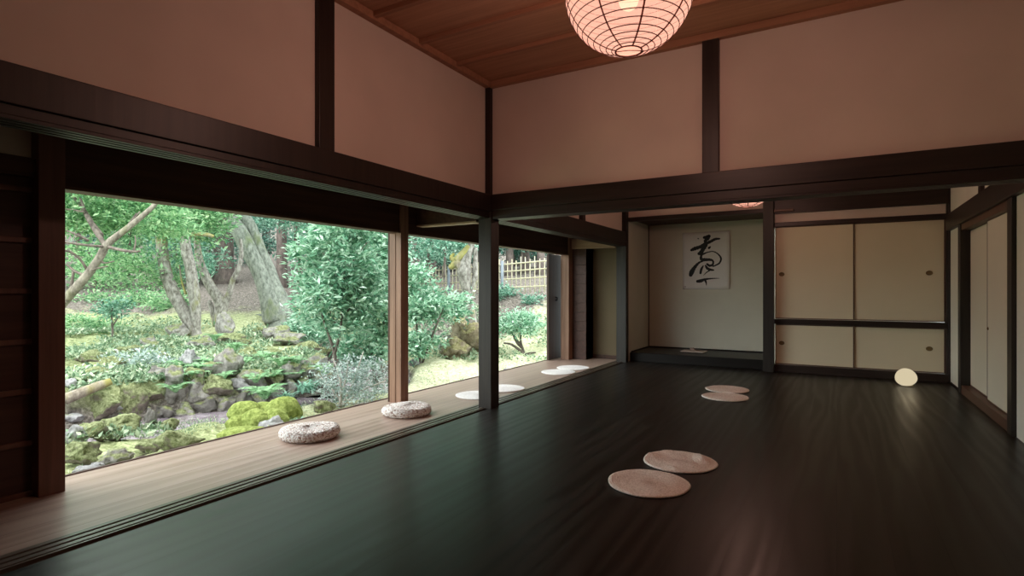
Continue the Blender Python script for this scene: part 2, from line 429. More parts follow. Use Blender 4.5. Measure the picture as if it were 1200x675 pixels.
M_strawv = sand('daylit_straw', (0.74, 0.72, 0.70), (0.95, 0.94, 0.93), 110.0)  # whiter copy of the woven straw; veranda daylight is put into its colour
def straw_mat(label, x, y, rot, group, seed, R=0.222, bumpy=0.0):
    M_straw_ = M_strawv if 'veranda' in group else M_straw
    rng = np.random.default_rng(seed)
    t = thing('straw_mat', label, 'mat', (x, y, 0.0), rot, group)
    na, nr = 96, 40
    vs = []; fs = []
    for i in range(nr + 1):
        r = R * i / nr
        for k in range(na):
            a = 2 * PI * k / na
            z = 0.013 + 0.0022 * math.cos(2 * PI * i / 2.5) + 0.0014 * math.sin(a * 46 + i * 1.9)
            if bumpy:
                z += bumpy * max(0, noise.noise(Vector((r * math.cos(a) * 11 + seed, r * math.sin(a) * 11, 0.3)))) * (i / nr)
                z += 0.018 * bumpy / 0.02 * math.exp(-(((r * math.cos(a) - 0.15) / 0.035) ** 2) - ((r * math.sin(a) - 0.02) / 0.08) ** 2)
            if i == nr: z = 0.006
            rr = r * (1 + (0.012 * math.sin(3 * a + seed) + 0.006 * math.sin(7 * a + 2 * seed)) * (i / nr))
            vs.append((rr * math.cos(a), rr * math.sin(a), z))
    for i in range(nr):
        for k in range(na):
            k2 = (k + 1) % na; fs.append((i*na+k, (i+1)*na+k, (i+1)*na+k2, i*na+k2))
    MB().add(vs, fs, True).build('woven_coil', M_straw_, t)
    vs = []; fs = []
    R2 = R
    for i, (dr, z) in enumerate(((-0.004, 0.0005), (0.004, 0.003), (0.006, 0.007), (0.003, 0.012), (-0.006, 0.015), (-0.012, 0.012))):
        for k in range(na):
            a = 2 * PI * k / na
            rr = (R2 + dr) * (1 + 0.012 * math.sin(3 * a + seed) + 0.006 * math.sin(7 * a + 2 * seed))
            vs.append((rr * math.cos(a), rr * math.sin(a), z + 0.0012 * math.sin(a * 48)))
    for i in range(5):
        for k in range(na):
            k2 = (k + 1) % na; fs.append((i*na+k, i*na+k2, (i+1)*na+k2, (i+1)*na+k))
    MB().add(vs, fs, True).build('braided_rim', M_straw_, t)
    return t
straw_mat('round straw mat on dark floor, nearest to the camera of all eight', -0.925, 3.12, 0.4, 'straw mats on the dark floor', 1, bumpy=0.006)
straw_mat('round straw mat with a crumpled fold at its right edge on dark floor', -0.868, 3.61, 0.5, 'straw mats on the dark floor', 2, bumpy=0.02)
straw_mat('round straw mat on dark floor, front one of the distant pair', -0.99, 6.03, 1.3, 'straw mats on the dark floor', 3)
straw_mat('round straw mat on dark floor, rear one of the distant pair', -1.045, 6.50, 2.2, 'straw mats on the dark floor', 4, bumpy=0.008)
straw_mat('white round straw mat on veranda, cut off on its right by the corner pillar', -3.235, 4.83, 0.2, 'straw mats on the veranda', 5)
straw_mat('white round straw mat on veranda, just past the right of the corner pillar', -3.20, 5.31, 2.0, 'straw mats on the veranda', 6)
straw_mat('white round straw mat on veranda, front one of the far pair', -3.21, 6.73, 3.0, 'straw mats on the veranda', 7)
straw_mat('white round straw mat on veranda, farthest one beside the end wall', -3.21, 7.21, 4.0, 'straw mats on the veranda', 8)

def puff(label, x, y, rot, tilt=0.0):
    t = thing('floor_cushion', label, 'cushion', (x, y, 0.0), rot, 'braided floor cushions')
    na = 200; vs = []; fs = []
    prof = []
    n1 = 26
    R, hh = 0.215, 0.038
    for i in range(n1 + 1):                       # side: bottom to top edge
        a = -PI / 2 + PI * i / n1
        prof.append((R - hh + hh * math.cos(a) * 1.05 if i else R - hh - 0.03, hh + hh * math.sin(a)))
    for i in range(1, 24):
        q = i / 24
        prof.append(((R - hh) * (1 - q) + 0.001, 2 * hh + 0.008 * math.sin(q * PI / 2)))
    for j, (r, z) in enumerate(prof):
        for k in range(na):
            a = 2 * PI * k / na
            w = 0.0 if j == 0 else 0.0032 * math.sin(a * 40 + (j // 2) * PI) * math.cos(j * PI / 2 + 0.4)
            zz = z + (w if j > n1 * 0.6 else 0) + 0.006 * math.sin(2 * a + rot) * (z / 0.08)
            rr = r + (w if j < n1 else 0)
            vs.append((rr * math.cos(a), rr * math.sin(a), max(0.0, zz)))
    m = len(prof)
    for i in range(m - 1):
        for k in range(na):
            k2 = (k + 1) % na; fs.append((i*na+k, i*na+k2, (i+1)*na+k2, (i+1)*na+k))
    fs.append(tuple(range(na))[::-1]); fs.append(tuple((m-1)*na + k for k in range(na)))
    MB().add(vs, fs, True).build('braided_cover', M_puff, t)
    mm = MB(); pts = [(0.212 * math.cos(a), 0.212 * math.sin(a), 0.040 + 0.0015 * math.sin(40 * a)) for a in np.linspace(0, 2 * PI, 97)]
    mm.tube(pts, 0.0045, 6); mm.build('edge_braid', M_puff, t)
puff('thick round braided cushion on the veranda, nearer to the camera', -3.415, 2.845, 0.3)
puff('thick round braided cushion on the veranda beside the wooden pillar', -3.30, 3.80, 1.7)

# lantern paper: thin, partly see-through, lit by a bulb inside
def paper(name, glow, strength, tint, trans):
    m, nt, bs, out = new_mat(name)
    nt.nodes.remove(bs)
    L = nt.links
    v = objcoord(nt)
    n = N(nt, 'ShaderNodeTexNoise', i_Scale=55.0, i_Detail=5.0); L.new(v, n.inputs['Vector'])
    col = ramp(nt, n.outputs['Fac'], [(0.3, tuple(k * 0.93 for k in glow)), (0.7, glow)])
    em = N(nt, 'ShaderNodeEmission', i_Strength=strength); L.new(col, em.inputs['Color'])
    df = N(nt, 'ShaderNodeBsdfDiffuse', i_Color=(0.8, 0.68, 0.6, 1))
    tr = N(nt, 'ShaderNodeBsdfTransparent', i_Color=(*tint, 1))
    m1 = N(nt, 'ShaderNodeMixShader', i_Fac=trans); L.new(df.outputs[0], m1.inputs[1]); L.new(tr.outputs[0], m1.inputs[2])
    ad = N(nt, 'ShaderNodeAddShader'); L.new(m1.outputs[0], ad.inputs[0]); L.new(em.outputs[0], ad.inputs[1])
    L.new(ad.outputs[0], out.inputs[0])
    return m
def glowmat(name, c, s, transp=None):
    m, nt, bs, out = new_mat(name)
    nt.nodes.remove(bs)
    em = N(nt, 'ShaderNodeEmission', i_Color=(*c, 1), i_Strength=s)
    if transp is None: nt.links.new(em.outputs[0], out.inputs[0])
    else:
        tr = N(nt, 'ShaderNodeBsdfTransparent'); ad = N(nt, 'ShaderNodeAddShader')
        nt.links.new(em.outputs[0], ad.inputs[0]); nt.links.new(tr.outputs[0], ad.inputs[1]); nt.links.new(ad.outputs[0], out.inputs[0])
    return m
M_paper = paper('lantern_paper', (1.0, 0.56, 0.44), PAPER_GLOW, (1.0, 0.80, 0.72), 0.94)
M_bulb = glowmat('bulb_glass', (1.0, 0.80, 0.50), 0.3, True)
def thin(name, c, tc, f):
    m, nt, bs, out = new_mat(name)
    n = N(nt, 'ShaderNodeTexNoise', i_Scale=40.0, i_Detail=3.0); nt.links.new(objcoord(nt), n.inputs['Vector'])
    nt.links.new(ramp(nt, n.outputs['Fac'], [(0.3, tuple(k * .85 for k in c)), (0.7, c)]), bs.inputs['Base Color']); bs.inputs['Roughness'].default_value = 0.8; spec(bs, 0.2)
    tr = N(nt, 'ShaderNodeBsdfTranslucent', i_Color=(*tc, 1)); mx = N(nt, 'ShaderNodeMixShader', i_Fac=f)
    nt.links.new(bs.outputs[0], mx.inputs[1]); nt.links.new(tr.outputs[0], mx.inputs[2]); nt.links.new(mx.outputs[0], out.inputs[0])
    return m
M_rib = thin('bamboo_rib', (0.045, 0.022, 0.016), (0.45, 0.19, 0.13), 0.14)
M_seam = thin('paper_seam', (0.05, 0.028, 0.02), (0.55, 0.27, 0.2), 0.18)
M_cord = plain('black_cord', (0.015, 0.013, 0.012), 0.5)

def lantern(label, x, y, zc, R, power, seed):
    t = thing('paper_lantern', label, 'pendant lamp', (x, y, zc), seed * 0.4, 'round paper ceiling lanterns')
    def rad(z): return R * math.sqrt(max(0.0, 1 - (z / (R * 0.99)) ** 2))
    zs = [R * 0.975 * math.sin(a) for a in np.linspace(-PI / 2 * 0.93, PI / 2 * 0.90, 40)]
    MB().lathe([(rad(z), z) for z in zs], 64, caps=False).build('paper_shade', M_paper, t)
    m = MB(); nr = 23
    pts = []; zz = [R * 0.97 * math.sin(a) for a in np.linspace(-PI / 2 * 0.93, PI / 2 * 0.88, nr * 48)]
    for i, z in enumerate(zz):                     # one bamboo strip wound as a spiral
        a = 2 * PI * i / 48
        pts.append(((rad(z) + 0.001) * math.cos(a), (rad(z) + 0.001) * math.sin(a), z))
    m.tube(pts, 0.0022, 4, False); m.build('spiral_rib', M_rib, t)
    m = MB()
    for k in range(8):
        a = 2 * PI * k / 8 + 0.2
        m.tube([((rad(z) + 0.0015) * math.cos(a), (rad(z) + 0.0015) * math.sin(a), z) for z in zs[:]], 0.0042, 4, squash=0.3)
    m.build('paper_seam', M_seam, t)
    m = MB(); zb = zs[0]
    m.tube([(rad(zb) * math.cos(a), rad(zb) * math.sin(a), zb) for a in np.linspace(0, 2 * PI, 41)], 0.004, 6)
    m.tube([(-rad(zb), 0, zb), (0, 0, zb + 0.004), (rad(zb), 0, zb)], 0.002, 5)
    m.build('bottom_ring', M_rib, t)
    MB().lathe([(0.001, 0), (rad(zb), 0.001), (rad(zb), 0.002), (0.001, 0.002)], 32, cz=zb + 0.004).build('bottom_paper', M_paper, t)
    m = MB(); zt = zs[-1]
    m.tube([(rad(zt) * math.cos(a), rad(zt) * math.sin(a), zt) for a in np.linspace(0, 2 * PI, 33)], 0.004, 6)
    m.tube([(-rad(zt), 0, zt), (0, 0, zt), (rad(zt), 0, zt)], 0.003, 5); m.build('top_ring', M_rib, t)
    MB().lathe([(0.002, -0.075), (0.018, -0.0725), (0.032, -0.063), (0.042, -0.048), (0.046, -0.03), (0.043, -0.01), (0.032, 0.012), (0.018, 0.03), (0.014, 0.05)], 28, cz=-0.02).build('bulb', M_bulb, t)
    MB().lathe([(0.017, 0), (0.019, 0.01), (0.019, 0.06), (0.008, 0.075)], 16, cz=0.033).build('socket', M_cord, t)
    MB().tube([(0, 0, 0.10), (0, 0, 3.03 - zc)], 0.004, 8).build('cord', M_cord, t)
    MB().lathe([(0.05, 0), (0.048, -0.02), (0.02, -0.035), (0.006, -0.04)], 24, cz=3.04 - zc).build('ceiling_rose', M_cord, t)
    ld = bpy.data.lights.new('bulb_light', 'POINT'); ld.energy = power; ld.color = (1.0, 0.69, 0.61); ld.shadow_soft_size = 0.05
    lo = bpy.data.objects.new('bulb_light', ld); C.objects.link(lo); lo.parent = t; lo.location = (0, 0, -0.04)
    return t
lantern('round pink-glowing paper lantern hanging from the front ceiling', -0.83, 2.49, 2.485, 0.293, LAMP_A, 1)
lantern('second paper lantern, only its bottom sliver showing below the cross beam', -0.83, 6.4, 2.265, 0.285, LAMP_B, 2)

# egg lamp
M_egg = glowmat('egg_lamp_glass', (1.0, 0.85, 0.56), 0.66)
M_eggbase = plain('egg_lamp_foot', (0.35, 0.30, 0.22), 0.5)
t = thing('egg_lamp', 'small glowing egg-shaped lamp on the dark floor by the closet', 'lamp', (0.697, 7.80, 0.0))
m = MB()
prof = []
for i in range(33):
    a = -PI / 2 + PI * i / 32
    prof.append((0.106 * math.cos(a) * (1 - 0.10 * math.sin(a)) + 1e-4, 0.100 * math.sin(a)))
m.lathe(prof, 40, cz=0.107)
o = m.build('glass_shade', M_egg, t); o.rotation_euler = (0.12, -0.16, 0)
MB().lathe([(0.06, 0), (0.062, 0.004), (0.055, 0.014), (0.05, 0.016)], 32).build('foot', M_eggbase, t)
ld = bpy.data.lights.new('egg_light', 'POINT'); ld.energy = 0.4; ld.color = (1.0, 0.80, 0.50); ld.shadow_soft_size = 0.1
lo = bpy.data.objects.new('egg_light', ld); C.objects.link(lo); lo.parent = t; lo.location = (0, -0.18, 0.22)

# calligraphy sheet
M_sheet = plaster('calligraphy_paper', (0.68, 0.65, 0.62), 0.85, 0.02)
M_ink = plain('ink', (0.006, 0.006, 0.007), 0.6)
M_seal = plain('faded_seal', (0.25, 0.20, 0.18), 0.7)
sx0, sx1, sz0, sz1, sy = -2.205, -1.475, 1.115, 2.045, 9.392
t = thing('calligraphy_sheet', 'white paper sheet with large black brush character on the alcove wall', 'calligraphy', ((sx0 + sx1) / 2, sy, sz0))
W, HH = sx1 - sx0, sz1 - sz0
vs = []; fs = []; nx, nz = 12, 16
for j in range(nz + 1):
    for i in range(nx + 1):
        q = i / nx
        vs.append((-W / 2 + W * q, -0.004 - 0.010 * max(0, q - 0.9) * 10 - 0.003 * math.sin(j * 0.9) * (q > 0.85), HH * j / nz))
for j in range(nz):
    for i in range(nx):
        a = j * (nx + 1) + i; fs.append((a, a + 1, a + nx + 2, a + nx + 1))
o = MB().add(vs, fs, True).build('paper', M_sheet, t)
md = o.modifiers.new('thick', 'SOLIDIFY'); md.thickness = 0.0015; md.offset = 1
def stroke(mb, pts, widths, yo):
    P = []; 
    for (px, pz) in pts:
        P.append(np.array([-W / 2 + (px - 155) / 405 * W, HH - (pz - 100) / 490 * HH]))
    P = np.array(P); n = len(P); wd = np.array(widths, float) / 405 * W
    # Catmull-Rom resample
    Q = []; WQ = []
    for i in range(n - 1):
        p0, p1, p2, p3 = P[max(i-1, 0)], P[i], P[i+1], P[min(i+2, n-1)]
        for k in range(8):
            s = k / 8
            Q.append(0.5 * ((2*p1) + (-p0+p2)*s + (2*p0-5*p1+4*p2-p3)*s*s + (-p0+3*p1-3*p2+p3)*s**3)); WQ.append(wd[i] + (wd[i+1]-wd[i]) * s)
    Q.append(P[-1]); WQ.append(wd[-1])
    vs = []; fs = []
    for i, q in enumerate(Q):
        d = Q[min(i+1, len(Q)-1)] - Q[max(i-1, 0)]; d = d / (np.linalg.norm(d) + 1e-9)
        nn = np.array([-d[1], d[0]]); w = WQ[i] / 2 * (1 + 0.10 * math.sin(i * 1.7))
        for sgn in (1, -1):
            p = q + sgn * nn * w
            vs.append((p[0], yo, p[1]))
    for i in range(len(Q) - 1): fs.append((2*i, 2*i+1, 2*i+3, 2*i+2))
    for e, i in ((0, 0), (1, len(Q) - 1)):      # rounded ends
        c = Q[i]; b = len(vs); vs.append((c[0], yo, c[1]))
        for k in range(13):
            a = 2 * PI * k / 12; vs.append((c[0] + WQ[i] / 2 * math.cos(a), yo, c[1] + WQ[i] / 2 * math.sin(a)))
        for k in range(12): fs.append((b, b+1+k, b+2+k))
    mb.add(vs, fs)
m = MB(); yo = -0.0065
stroke(m, [(290,154),(296,157)], [10,8], yo)
stroke(m, [(345,148),(388,138)], [26,26], yo - .0001)
stroke(m, [(384,138),(372,160),(352,178),(362,205),(340,240),(308,282)], [30,34,24,30,36,30], yo - .0002)
stroke(m, [(232,252),(262,240),(310,226),(350,205),(400,184),(440,166),(476,164)], [22,34,30,30,26,24,14], yo - .0003)
stroke(m, [(386,238),(396,230)], [22,14], yo - .0004)
stroke(m, [(300,284),(330,290),(370,276),(420,270),(462,292),(488,330),(476,368),(446,386),(420,396)], [30,18,10,9,11,16,15,13,12], yo - .0005)
stroke(m, [(336,262),(320,300),(318,330),(350,338),(396,338),(420,352),(418,380),(392,390),(370,376)], [16,20,26,30,20,16,18,22,18], yo - .0006)
stroke(m, [(404,346),(350,344),(300,362),(262,400),(236,440),(226,466)], [10,14,18,30,44,34], yo - .0007)
stroke(m, [(336,390),(320,418),(312,452)], [10,22,20], yo - .0008)
stroke(m, [(356,388),(372,412),(398,424),(424,428)], [14,24,22,14], yo - .0009)
stroke(m, [(404,424),(368,444),(340,470)], [14,9,4], yo - .0010)
stroke(m, [(286,522),(316,518),(350,506),(400,500),(440,498),(474,498)], [26,32,20,12,8,3], yo - .0011)
stroke(m, [(350,510),(360,530),(364,558)], [22,15,3], yo - .0012)
m.build('brush_character', M_ink, t)
m = MB(); m.box(-W/2 + 0.03, -W/2 + 0.05, -0.006, -0.0045, 0.035, 0.05); m.build('seal_mark', M_seal, t)

# little stand in the alcove
M_stand = plain('pale_board', (0.42, 0.33, 0.27), 0.5)
M_stand2 = plain('brown_stand', (0.20, 0.13, 0.10), 0.5)
t = thing('incense_stand', 'small low pale board with a folded stand in the alcove', 'stand', (-1.93, 8.95, 0.13))
m = MB(); m.box(-0.18, 0.18, -0.13, 0.13, 0.012, 0.024); m.build('board', M_stand, t, bevel=0.002)
m = MB()
for x in (-0.15, 0.15): MB().box(x - 0.01, x + 0.01, -0.11, 0.11, 0, 0.012).build('foot', M_stand2, t)
m = MB()
m.add([(-0.05,-0.03,0.024),(0.04,-0.03,0.024),(0.04,0.03,0.024),(-0.05,0.03,0.024),(-0.06,-0.03,0.065),(-0.01,-0.03,0.07),(-0.01,0.03,0.07),(-0.06,0.03,0.065)],
      [(3,2,1,0),(4,5,6,7),(0,1,5,4),(1,2,6,5),(2,3,7,6),(3,0,4,7)])
m.build('folded_rest', M_stand2, t, bevel=0.003)

# ================================================================== GARDEN
def leafmat(name, cols, rough=0.5, sp=0.4, transl=0.25, glow=1.0):
    m, nt, bs, out = new_mat(name); L = nt.links
    g = N(nt, 'ShaderNodeNewGeometry')
    col = ramp(nt, g.outputs['Random Per Island'], [(i / max(1, len(cols) - 1), c) for i, c in enumerate(cols)])
    L.new(col, bs.inputs['Base Color']); bs.inputs['Roughness'].default_value = rough; spec(bs, sp)
    tr = N(nt, 'ShaderNodeBsdfTranslucent'); L.new(col, tr.inputs['Color'])
    mx = N(nt, 'ShaderNodeMixShader', i_Fac=transl); L.new(bs.outputs[0], mx.inputs[1]); L.new(tr.outputs[0], mx.inputs[2])
    L.new(mx.outputs[0], out.inputs[0])
    return m
M_maple = leafmat('maple_leaves', [(0.06, 0.18, 0.08), (0.16, 0.35, 0.16), (0.32, 0.55, 0.30), (0.52, 0.70, 0.42)], transl=0.45)
M_teal = leafmat('evergreen_leaves', [(0.035, 0.13, 0.085), (0.10, 0.28, 0.19), (0.26, 0.48, 0.36), (0.48, 0.66, 0.55)])
M_green = leafmat('shrub_leaves', [(0.06, 0.19, 0.11), (0.18, 0.39, 0.25), (0.40, 0.62, 0.45), (0.62, 0.78, 0.65)])
M_dteal = leafmat('cedar_sprays', [(0.02, 0.065, 0.05), (0.06, 0.15, 0.115), (0.13, 0.27, 0.21), (0.24, 0.42, 0.34)], sp=0.3)
M_cover = leafmat('low_leaves', [(0.08, 0.15, 0.08), (0.18, 0.29, 0.17), (0.36, 0.47, 0.32), (0.58, 0.64, 0.46)])
M_silver = leafmat('pale_grey_green_leaves', [(0.13, 0.21, 0.17), (0.27, 0.37, 0.33), (0.46, 0.55, 0.52), (0.66, 0.72, 0.71)], rough=0.35, sp=0.6)
M_fern = leafmat('fern_fronds', [(0.14, 0.30, 0.14), (0.28, 0.50, 0.26), (0.42, 0.62, 0.38)], transl=0.35)
M_blade = leafmat('strap_leaves', [(0.16, 0.36, 0.24), (0.26, 0.50, 0.38), (0.36, 0.58, 0.46)])

def barkmat(name, c0, c1, moss, mfac, sc=7.0):
    m, nt, bs, out = new_mat(name); L = nt.links
    v = objcoord(nt, (1, 1, 0.5))
    n = N(nt, 'ShaderNodeTexNoise', i_Scale=sc, i_Detail=7.0, i_Roughness=0.7); L.new(v, n.inputs['Vector'])
    n2 = N(nt, 'ShaderNodeTexNoise', i_Scale=1.6, i_Detail=4.0, i_Roughness=0.65); L.new(v, n2.inputs['Vector'])
    col = ramp(nt, n.outputs['Fac'], [(0.34, c0), (0.62, c1)])
    f = ramp(nt, n2.outputs['Fac'], [(mfac - 0.06, (0, 0, 0)), (mfac + 0.06, (1, 1, 1))])
    mx = N(nt, 'ShaderNodeMix', data_type='RGBA'); L.new(f, mx.inputs['Factor']); L.new(col, mx.inputs[6]); mx.inputs[7].default_value = (*moss, 1)
    L.new(mx.outputs[2], bs.inputs['Base Color']); bs.inputs['Roughness'].default_value = 0.85; spec(bs, 0.2)
    bump(nt, n.outputs['Fac'], bs, 0.7, 0.03)
    return m
M_barkpale = barkmat('lichen_bark', (0.08, 0.068, 0.056), (0.37, 0.35, 0.32), (0.22, 0.22, 0.09), 0.58, 16.0)
M_barkbrown = barkmat('maple_bark', (0.10, 0.085, 0.07), (0.30, 0.27, 0.22), (0.17, 0.18, 0.09), 0.58, 16.0)
M_barkmoss = barkmat('mossy_bark', (0.14, 0.115, 0.085), (0.36, 0.32, 0.26), (0.30, 0.28, 0.09), 0.48, 14.0)
M_barkbig = barkmat('grey_green_bark', (0.085, 0.095, 0.08), (0.27, 0.29, 0.25), (0.13, 0.155, 0.08), 0.62, 12.0)
M_barkdark = barkmat('cedar_bark', (0.055, 0.045, 0.042), (0.17, 0.135, 0.12), (0.09, 0.10, 0.07), 0.66)
M_twig = barkmat('thin_branch_bark', (0.05, 0.04, 0.035), (0.19, 0.16, 0.135), (0.12, 0.13, 0.07), 0.62)
M_twigp = barkmat('pale_twig_bark', (0.34, 0.30, 0.27), (0.60, 0.56, 0.52), (0.3, 0.32, 0.2), 0.66)

def rockmat(name, g0, g1, moss0, moss1, cover):
    m, nt, bs, out = new_mat(name); L = nt.links
    v = objcoord(nt)
    g = N(nt, 'ShaderNodeNewGeometry'); sx = N(nt, 'ShaderNodeSeparateXYZ'); L.new(g.outputs['Normal'], sx.inputs[0])
    n = N(nt, 'ShaderNodeTexNoise', i_Scale=9.0, i_Detail=8.0, i_Roughness=0.7); L.new(v, n.inputs['Vector'])
    n2 = N(nt, 'ShaderNodeTexNoise', i_Scale=3.5, i_Detail=5.0, i_Roughness=0.65); L.new(v, n2.inputs['Vector'])
    n3 = N(nt, 'ShaderNodeTexNoise', i_Scale=22.0, i_Detail=7.0, i_Roughness=0.75); L.new(v, n3.inputs['Vector'])
    rock = ramp(nt, n.outputs['Fac'], [(0.32, g0), (0.64, g1)])
    mos = ramp(nt, n3.outputs['Fac'], [(0.40, moss0), (0.60, moss1)])
    a = N(nt, 'ShaderNodeMath', operation='MULTIPLY_ADD'); L.new(sx.outputs[2], a.inputs[0]); a.inputs[1].default_value = 0.38; L.new(n2.outputs['Fac'], a.inputs[2])
    f = ramp(nt, a.outputs[0], [(cover - 0.07, (0, 0, 0)), (cover + 0.07, (1, 1, 1))])
    mx = N(nt, 'ShaderNodeMix', data_type='RGBA'); L.new(f, mx.inputs['Factor']); L.new(rock, mx.inputs[6]); L.new(mos, mx.inputs[7])
    L.new(mx.outputs[2], bs.inputs['Base Color']); bs.inputs['Roughness'].default_value = 0.9; spec(bs, 0.2)
    bump(nt, n3.outputs['Fac'], bs, 0.9, 0.05)
    return m
R_grey = rockmat('grey_stone', (0.12, 0.12, 0.12), (0.52, 0.52, 0.52), (0.22, 0.26, 0.08), (0.40, 0.42, 0.18), 0.98)
R_half = rockmat('half_mossy_stone', (0.10, 0.09, 0.08), (0.46, 0.44, 0.41), (0.12, 0.14, 0.05), (0.36, 0.39, 0.21), 0.74)
R_moss = rockmat('moss_covered_stone', (0.12, 0.10, 0.08), (0.34, 0.30, 0.25), (0.10, 0.12, 0.045), (0.36, 0.40, 0.21), 0.50)
R_dome = rockmat('bright_moss_cushion', (0.20, 0.24, 0.06), (0.34, 0.36, 0.10), (0.15, 0.20, 0.04), (0.37, 0.44, 0.13), 0.2)
R_yel = rockmat('tawny_mossy_root', (0.15, 0.11, 0.07), (0.46, 0.39, 0.29), (0.20, 0.18, 0.07), (0.50, 0.46, 0.26), 0.66)
R_dark = rockmat('dark_wet_stone', (0.08, 0.075, 0.065), (0.22, 0.21, 0.19), (0.12, 0.14, 0.06), (0.24, 0.26, 0.10), 0.82)

# ------------------------------------------------------------------ terrain
CP = [  # u, v, t, leaf litter 0..1, yellow moss 0..1
 (100,548,4.9,0,0),(160,540,5.1,0,0),(240,522,5.7,0,0),(250,512,6.5,0,0),(205,514,6.4,0,0),(300,505,6.75,0,.1),(350,488,7.5,.3,.3),(410,474,7.9,.4,.4),(440,470,8.3,.2,.5),
 (95,470,7.0,0,0),(100,440,8.2,0,0),(150,430,9.1,.1,0),(200,432,9.2,0,0),(250,428,9.4,0,0),(330,428,10.2,0,0),(400,430,10.6,.2,0),
 (90,405,11.5,0,0),(160,395,12.5,0,0),(215,391,13.2,0,.1),(262,388,13.5,0,.3),(330,374,15.6,.1,.2),(300,400,12.6,0,.2),(390,400,13,0,.1),(440,420,11.5,0,.2),
 (100,376,16,.1,0),(150,364,18,.5,0),(120,335,22,1,0),(240,350,19,.9,0),(270,338,22,1,0),(345,340,22,.9,0),(200,322,26,1,0),(300,312,32,1,0),(420,330,26,.8,0),
 (100,300,34,1,0),(200,280,46,1,0),(350,280,46,1,0),(500,300,44,1,0),(640,300,40,1,0),
 (490,456,9.1,.1,1),(540,452,9.6,.1,1),(505,432,11.3,.2,.9),(545,428,11.9,.2,.9),(522,412,13,.3,.6),(560,396,14,.6,.5),(600,420,11.6,.2,.8),(612,413,12.4,.1,.7),
 (632,400,13.4,.1,.7),(600,372,14.6,.7,.4),(632,366,15.0,.3,.6),(600,350,16.0,.9,.2),(632,340,16.6,.5,.4),(500,348,19.5,.5,.2),(550,340,18.2,.6,.2),(620,326,21,.8,.2),(500,322,28,.9,0),
]
P = np.array([at(u, v, t) for u, v, t, a, b in CP]); A = np.array([[a, b] for *_, a, b in CP], float)
ext = [(-4.0,-6,-.62,0,0),(-4.0,0,-.60,0,0),(-4.0,4,-.60,0,.3),(-4.0,7,-.60,.1,.8),(-4.0,10,-.58,.1,1),(-6,-6,-.55,0,0),(-12,-6,0,0,0),(-24,-8,1.8,1,0),(-45,-5,7,1,0),(-50,25,9,1,0),(-40,50,9,1,0),
       (-15,50,7,1,0),(-4,20,1.4,.6,.3),(-4,15,.2,.2,.7),(-4,30,3,1,0),(-4,48,6,1,0),(-5.2,1.5,-.47,0,0),(-5.2,5,-.5,0,.2)]
P = np.vstack([P, [e[:3] for e in ext]]); A = np.vstack([A, [e[3:] for e in ext]])
XY = P[:, :2]
def ker(d): return d
K = ker(np.linalg.norm(XY[:, None] - XY[None], axis=2)) - 0.06 * np.eye(len(XY))
Q = np.hstack([np.ones((len(XY), 1)), XY])
S = np.block([[K, Q], [Q.T, np.zeros((3, 3))]])
W3 = np.linalg.solve(S, np.vstack([np.hstack([P[:, 2:3], A]), np.zeros((3, 3))]))
def field(xy):
    xy = np.atleast_2d(xy)
    out = np.zeros((len(xy), 3))
    for i in range(0, len(xy), 4000):
        q = xy[i:i+4000]
        out[i:i+4000] = ker(np.linalg.norm(q[:, None] - XY[None], axis=2)) @ W3[:-3] + np.hstack([np.ones((len(q), 1)), q]) @ W3[-3:]
    return out
STREAM = np.array([(-7.9, -4.0), (-7.9, 0.0), (-7.85, 2.4)] + [tuple(at(u, v, 1.84 * F / (v - 340))[:2]) for u, v in ((212, 497), (255, 494), (300, 487), (345, 478), (385, 471))] + [tuple(at(420, 468, 1.84 * F / 128)[:2]), (-8.0, 8.3), (-10.5, 9.3), (-13, 10.0)])
def dstream(xy):
    d = np.full(len(xy), 1e9)
    for a, b in zip(STREAM[:-1], STREAM[1:]):
        ab = b - a; t = np.clip(((xy - a) @ ab) / (ab @ ab), 0, 1)
        d = np.minimum(d, np.linalg.norm(xy - (a + t[:, None] * ab), axis=1))
    return d
def ground(xy):
    xy = np.atleast_2d(np.asarray(xy, float))
    z = field(xy)[:, 0]
    d = dstream(xy)
    k = np.clip((0.88 - d) / 0.30, 0, 1); k = k * k * (3 - 2 * k)
    return z * (1 - k) + np.minimum(z, -0.86) * k
def gz(x, y): return float(ground([(x, y)])[0])

dx = [0.0]
while dx[-1] < 62: dx.append(dx[-1] + 0.07 + 0.018 * dx[-1])
gx = -3.905 - np.array(dx)
gy = [-9.0]
while gy[-1] < 52: gy.append(gy[-1] + (0.10 if -1 < gy[-1] < 13 else 0.10 + 0.03 * abs(gy[-1] - (13 if gy[-1] > 6 else -1))))
gy = np.array(gy)
GX, GY = np.meshgrid(gx, gy, indexing='ij')
xy = np.stack([GX.ravel(), GY.ravel()], 1)
zz = ground(xy)
dst = dstream(xy)
for i, (x, y) in enumerate(xy):
    r = math.hypot(x, y); amp = min(1.0, max(0, (-3.95 - x)) / 0.6)
    zz[i] += amp * (0.09 * noise.noise(Vector((x * 1.1, y * 1.1, 0.2))) + 0.075 * noise.noise(Vector((x * 2.7, y * 2.7, 5.2))) + 0.045 * noise.noise(Vector((x * 8, y * 8, 1.7))) + 0.010 * r / 10 * noise.noise(Vector((x * 0.5, y * 0.5, 9))))
nxg, nyg = len(gx), len(gy)
idx = np.arange(nxg * nyg).reshape(nxg, nyg)
quads = np.stack([idx[:-1, :-1], idx[:-1, 1:], idx[1:, 1:], idx[1:, :-1]], -1).reshape(-1, 4)

